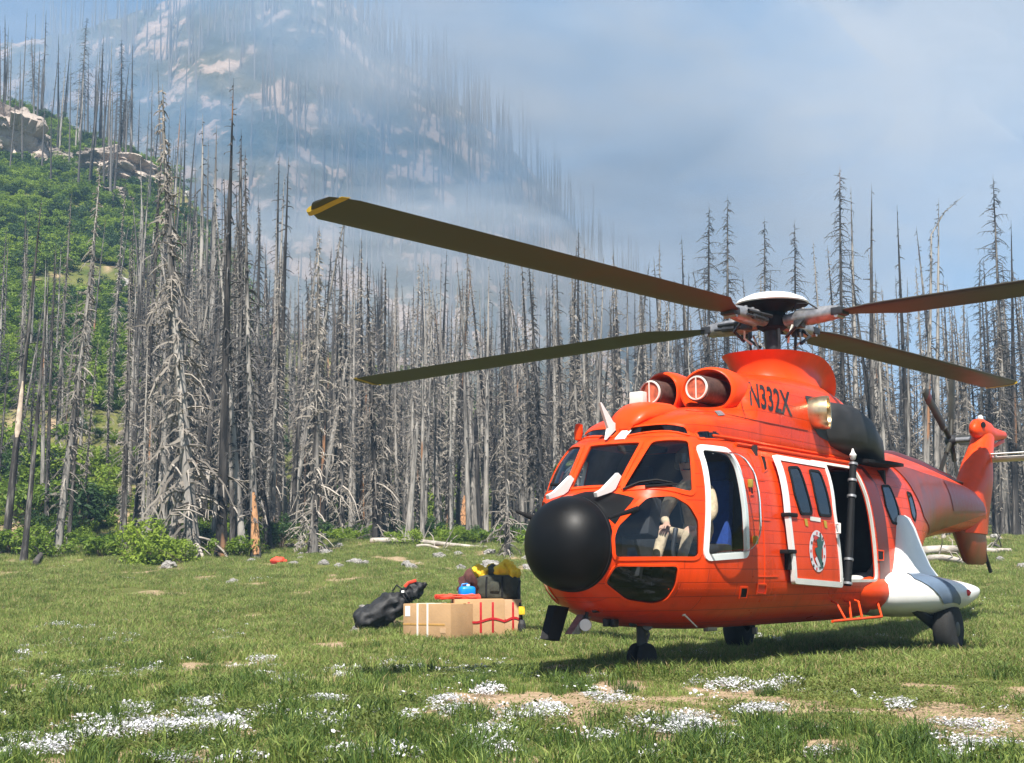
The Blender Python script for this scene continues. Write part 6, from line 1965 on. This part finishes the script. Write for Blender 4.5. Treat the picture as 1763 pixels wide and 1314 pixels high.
# ================================================================== meadow turf
M['grass'] = leafmat('grass_blade', (.060, .110, .014), (.24, .30, .072), .2, .9)
M['grass2'] = leafmat('dark_grass_blade', (.022, .052, .008), (.085, .14, .028), .2, .5)
M['straw'] = leafmat('dry_straw', (.22, .17, .07), (.42, .34, .17), .3, 1.0)
M['petal'] = leafmat('white_petal', (.50, .50, .52), (.74, .74, .76), .2, 1.0)
M['weed'] = leafmat('weed_leaf', (.055, .085, .014), (.17, .20, .05), .3, .8)
def blades(seed, n, rad_, hmin, hmax, wid, lean, mats, straw=.0):
    g = np.random.default_rng(seed)
    a = g.uniform(0, 6.283, n); r = rad_ * np.sqrt(g.random(n))
    x, y = np.cos(a) * r, np.sin(a) * r
    h = g.uniform(hmin, hmax, n) * (1 - .45 * (r / rad_) ** 2)
    la = g.uniform(0, 6.283, n); ln = h * g.uniform(.1, lean, n)
    wa = g.uniform(0, 6.283, n); w_ = wid * g.uniform(.7, 1.3, n)
    wx, wy = np.cos(wa) * w_ / 2, np.sin(wa) * w_ / 2
    dx, dy = np.cos(la) * ln, np.sin(la) * ln
    z0 = np.full(n, -.015)
    V = np.stack([np.stack([x - wx, y - wy, z0], 1), np.stack([x + wx, y + wy, z0], 1),
                  np.stack([x + dx * .35 + wx * .8, y + dy * .35 + wy * .8, h * .6], 1), np.stack([x + dx * .35 - wx * .8, y + dy * .35 - wy * .8, h * .6], 1),
                  np.stack([x + dx, y + dy, h * (1 - .12 * lean)], 1)], 1).reshape(-1, 3)
    b = np.arange(n) * 5
    F = [tuple(q) for q in np.stack([b, b + 1, b + 2, b + 3], 1).tolist()] + [tuple(q) for q in np.stack([b + 3, b + 2, b + 4], 1).tolist()]
    me = bpy.data.meshes.new('turf'); me.from_pydata(V.tolist(), [], F)
    for m_ in mats: me.materials.append(m_)
    if straw:
        k = (g.random(n) < straw).astype(int); me.polygons.foreach_set('material_index', np.concatenate([k, k]).tolist())
    return me
def flower_mat(seed, n, rad_):
    g = np.random.default_rng(seed); V, F = [], []
    for i in range(n):
        a = g.uniform(0, 6.283); r = rad_ * math.sqrt(g.random()) ; z = g.uniform(.03, .075) * (1 - .3 * (r / rad_) ** 2)
        c = np.array([math.cos(a) * r, math.sin(a) * r, z]); s = g.uniform(.006, .011); t = g.normal(0, .35, 2); ph = g.uniform(0, 1)
        o = len(V)
        for k in range(5):
            b = 6.283 * k / 5 + ph; V.append((c + np.array([math.cos(b) * s, math.sin(b) * s, t[0] * math.cos(b) * s + t[1] * math.sin(b) * s])).tolist())
        F.append(tuple(range(o, o + 5)))
    me = bpy.data.meshes.new('flowers'); me.from_pydata(V, [], F); me.materials.append(M['petal'])
    return me
def weed_mesh(seed, n, rad_, leaf):
    g = np.random.default_rng(seed); V, F = [], []
    for i in range(n):
        a = g.uniform(0, 6.283); r = rad_ * math.sqrt(g.random()); z = g.uniform(.01, .07)
        c = np.array([math.cos(a) * r, math.sin(a) * r, z]); d = np.array([math.cos(a + g.normal(0, .6)), math.sin(a + g.normal(0, .6)), g.uniform(-.1, .8)]); s = leaf * g.uniform(.6, 1.2)
        w_ = np.array([-d[1], d[0], 0]) * s * .3; o = len(V)
        V += [c.tolist(), (c + d * s * .5 + w_).tolist(), (c + d * s).tolist(), (c + d * s * .5 - w_).tolist()]; F.append((o, o + 1, o + 2, o + 3))
    me = bpy.data.meshes.new('weeds'); me.from_pydata(V, [], F); me.materials.append(M['weed'])
    return me
def spread(n, d0, d1, p, extra=.03):
    """random points in the camera's field of ground, denser near"""
    D = (d0 ** p + (d1 ** p - d0 ** p) * nr.random(n)) ** (1 / p)
    X = D * nr.uniform(-.375 - extra, .375 + extra, n)
    return X, D
def put(name, label, cat, X, Y, smin, smax, protos, tilt=.06, tall=None):
    n = len(X); Z = ground_z(X, Y); S = nr.uniform(smin, smax, n)
    hz = S * np.clip(.25 + 1.5 * fbm(X * 1.6, Y * 1.1, 33, 3), .4, 1.7) * (tall if tall is not None else 1)
    return scatter(name, label, cat, np.stack([X, Y, Z], 1), np.stack([nr.normal(0, tilt, n), nr.normal(0, tilt, n), nr.uniform(0, 6.28, n)], 1), np.stack([S, S, hz], 1), protos)

short = [blades(20 + i, 120, .15, .015, .05, .0045, 1.0, [M['grass'], M['straw']], .20) for i in range(4)]
longg = [blades(30 + i, 120, .22, .045, .125, .006, 1.2, [M['grass'], M['straw']], .20) for i in range(4)]
X, Y = spread(26000, 6.6, 26, .9)
so = soil_mask(X, Y)
k = nr.random(len(X)) > so * 1.02
put('short_grass', 'short alpine turf of the foreground with bare patches', 'grass', X[k], Y[k], .8, 1.35, short)
X, Y = spread(30000, 11, 56, 1.0)
so = soil_mask(X, Y); tn = fbm(X * .35, Y * .25, 61, 3)
k = (nr.random(len(X)) > so) & (nr.random(len(X)) < np.interp(Y, [11, 15, 19], [.05, .35, 1.0])) & (tn > np.interp(Y, [11, 16, 20], [.56, .45, .2]))
k |= (np.hypot((X - 3.9) / 2.6, (Y - 15.2) / 1.1) < 1) & (nr.random(len(X)) > .1)
put('meadow_grass', 'longer wind-ruffled meadow grass around the helicopter and cargo', 'grass', X[k], Y[k], .75, 1.5, longg, .14)
# extra tall grass in front of the main wheel
X = nr.uniform(2.4, 7.2, 1700); Y = 14.6 + (X - 2.4) * .42 + nr.normal(0, .55, 1700)
X[:120] = nr.normal(1.30, .28, 120); Y[:120] = nr.normal(14.35, .16, 120)
put('tall_grass', 'tall seeding grass in front of the sponson wheel', 'grass', X, Y, .9, 1.7, longg, .12)
X, Y = spread(3600, 6.6, 16, .9); wn_ = fbm(X * .8, Y * .8, 71, 3)
k = (wn_ > .46) & (nr.random(len(X)) > soil_mask(X, Y) * .6)
put('ground_weeds', 'small leafy ground cover between the turf', 'weeds', X[k], Y[k], .7, 1.5, [weed_mesh(40 + i, 60, .13, .022) for i in range(3)])
# mats of small white flowers
fx, fy, fr = [], [], []
for px, py, wpx, hpx in [(85, 1112, 60, 18), (110, 1122, 40, 12), (260, 1155, 34, 8), (105, 1190, 40, 14), (20, 1170, 30, 10), (190, 1262, 60, 18), (250, 1252, 40, 10), (370, 1252, 80, 12), (300, 1265, 30, 10), (455, 1140, 45, 14), (480, 1165, 40, 10),
                         (705, 1152, 42, 9), (805, 1158, 40, 8), (590, 1162, 30, 8), (70, 1298, 60, 10), (300, 1308, 30, 8), (925, 1228, 40, 12), (955, 1230, 25, 10), (1240, 1182, 50, 14), (1350, 1188, 30, 16), (1190, 1250, 70, 14), (1175, 1262, 40, 8), (840, 1268, 45, 12), (830, 1280, 30, 8), (1660, 1252, 40, 8), (1530, 1130, 30, 6), (700, 1240, 25, 7), (790, 1228, 30, 8), (340, 1215, 30, 10), (160, 1165, 60, 8), (1050, 1205, 30, 8), (40, 1140, 25, 8)]:
    for k in range(int(6 + wpx * hpx / 40)):
        qx, qy = px + rng.gauss(0, wpx * .5), py + rng.gauss(0, hpx * .5)
        if qy < 1030 or qy > 1330: continue
        g = ground_hit(qx, qy, 5, 40); fx.append(g.x); fy.append(g.y)
for k in range(60):
    px, py = rng.uniform(-20, 1780), 1070 + 244 * rng.random() ** .8
    for j in range(rng.choice((2, 4, 6, 9))):
        g = ground_hit(px + rng.gauss(0, 20), min(py + rng.gauss(0, 4), 1330), 5, 40); fx.append(g.x); fy.append(g.y)
X, Y = np.array(fx), np.array(fy)
put('white_flowers', 'mats of tiny white flowers dotted over the foreground turf', 'flowers', X, Y, .6, 1.2, [flower_mat(50 + i, 70, .10) for i in range(3)])
X, Y = spread(700, 8, 45, 1.0); k = fbm(X * .5, Y * .5, 91, 3) > .5
put('scattered_blooms', 'sparse pale blooms sprinkled through the meadow', 'flowers', X[k], Y[k], .6, 1.4, [flower_mat(60, 9, .16), flower_mat(61, 14, .14)])
TS = [blades(90 + i, 90, .10, .05, .16, .006, 1.0, [M['grass2'], M['grass']], .35) for i in range(3)]
X, Y = spread(1500, 6.8, 20, .9); k = fbm(X * .6, Y * .35, 95, 3) > .47
put('small_tufts', 'small darker tufts sprinkled over the foreground turf', 'grass', X[k], Y[k], .7, 1.5, TS, .1)
# single dark tussocks that can be picked out
TU = [blades(80 + i, 260, .16, .10, .30, .007, .9, [M['grass2']]) for i in range(3)]
for k, (px, py, s, lb) in enumerate([(1080, 1194, .75, 'round dark tussock below the nose wheel'), (1222, 1290, .95, 'wide dark tussock at the bottom near the middle'), (1398, 1270, .85, 'upright dark tussock at the bottom right of the wide one'),
    (1558, 1305, 1.1, 'large dark tussock at the bottom edge near the right corner'), (1322, 1198, .7, 'dark tussock in front of the helicopter belly shadow'), (995, 1188, .7, 'dark tussock below the black radome'), (1190, 1172, .7, 'dark tussock beside the nose wheel shadow'),
    (20, 1215, 1.0, 'dark tussock at the left edge'), (590, 1235, .8, 'dark tussock in the grass below the duffel bag'), (800, 1308, 1.1, 'dark tussock at the bottom edge left of the middle'), (1340, 1258, .6, 'small dark tussock left of the upright one')]):
    g = ground_hit(px, py, 5, 40)
    o = place('grass_tussock', TU[k % 3], None, (g.x, g.y, g.z)); o.scale = (s, s, s * .72); o.rotation_euler = (0, 0, k * 1.3)
    tag(o, lb, 'grass tussock')
# ================================================================== smoke and hazy air
def vol_mat(name, col, dens, g=0.0):
    m = bpy.data.materials.new(name); m.use_nodes = True; nt = m.node_tree; nt.nodes.clear()
    o = nt.nodes.new('ShaderNodeOutputMaterial'); v = nt.nodes.new('ShaderNodeVolumePrincipled')
    v.inputs['Color'].default_value = (*col, 1); v.inputs['Density'].default_value = dens; v.inputs['Anisotropy'].default_value = g
    nt.links.new(v.outputs[0], o.inputs['Volume'])
    return m
def wispy(m, dens, sc=2.2, lo=.40, hi=.66, base=.25, top=2.6):
    nt = m.node_tree; v = [n for n in nt.nodes if n.type == 'PRINCIPLED_VOLUME'][0]
    t = nt.nodes.new('ShaderNodeTexCoord'); n = nt.nodes.new('ShaderNodeTexNoise')
    n.inputs['Scale'].default_value = sc; n.inputs['Detail'].default_value = 4; n.inputs['Distortion'].default_value = .8
    mp = nt.nodes.new('ShaderNodeMapping'); mp.inputs['Rotation'].default_value = (0, .5, 0); mp.inputs['Scale'].default_value = (1.0, 1.0, 1.7)
    r = nt.nodes.new('ShaderNodeMapRange'); r.interpolation_type = 'SMOOTHSTEP'
    r.inputs['From Min'].default_value, r.inputs['From Max'].default_value = lo, hi
    r.inputs['To Min'].default_value, r.inputs['To Max'].default_value = dens * base, dens * top
    nt.links.new(t.outputs['Object'], mp.inputs['Vector']); nt.links.new(mp.outputs['Vector'], n.inputs['Vector']); nt.links.new(n.outputs['Fac'], r.inputs['Value'])
    nt.links.new(r.outputs['Result'], v.inputs['Density'])
    return m
SC.cycles.volume_step_rate = 3.0
SC.cycles.volume_max_steps = 96
zt = 250.0
hz_ = MB().box((0, 470, (zt - 30) / 2), (2300, 3000, zt + 30)).build('haze', vol_mat('smoky_air', (.36, .64, 1.0), .0008), smooth=0)
tag(hz_, 'thin blue smoke haze hanging over the whole valley', 'haze', None, 'stuff')
BLUE = vol_mat('blue_smoke', (.22, .54, 1.0), .0048)
PALE = vol_mat('pale_smoke', (.80, .88, 1.0), .0045, -.3)
wispy(BLUE, .0038, 2.6, .42, .64, .2, 3.0); wispy(PALE, .0058)
def puff(px, py, D, rx, ry, rz, seed, label, m_=None):
    bm = bmesh.new(); bmesh.ops.create_icosphere(bm, subdivisions=4, radius=1.0)
    for v in bm.verts:
        p = v.co * 1.2 + Vector((seed * 5.1, 0, seed))
        v.co *= 1 + mnoise.noise(p) * .45 + mnoise.noise(p * 2.3) * .22
    me = bpy.data.meshes.new('smoke'); bm.to_mesh(me); bm.free(); me.materials.append(m_ or PALE)
    c = wpt(px, py, D)
    o = place('smoke', me, None, c); o.scale = (rx, ry, rz)
    return tag(o, label, 'smoke', None, 'stuff')
puff(600, 250, 268, 95, 66, 58, 1, 'broad veil of blue smoke over the burnt mountainside', BLUE)
puff(450, 470, 212, 46, 22, 22, 2, 'bright smoke pooling in the hollow behind the ridge')
puff(700, 520, 205, 50, 20, 18, 6, 'low smoke behind the middle of the burnt stand')
puff(960, 380, 280, 70, 50, 48, 5, 'pale smoke drifting off the end of the mountain')
puff(60, 90, 240, 62, 40, 26, 4, 'pale smoke rising above the left ridge')
puff(1080, 210, 300, 85, 50, 48, 8, 'pale smoke bank over the middle of the sky')
puff(1380, 230, 330, 170, 60, 75, 7, 'thin pale smoke spreading across the sky to the right', vol_mat('thin_smoke', (.70, .82, 1.0), .0007, -.1))
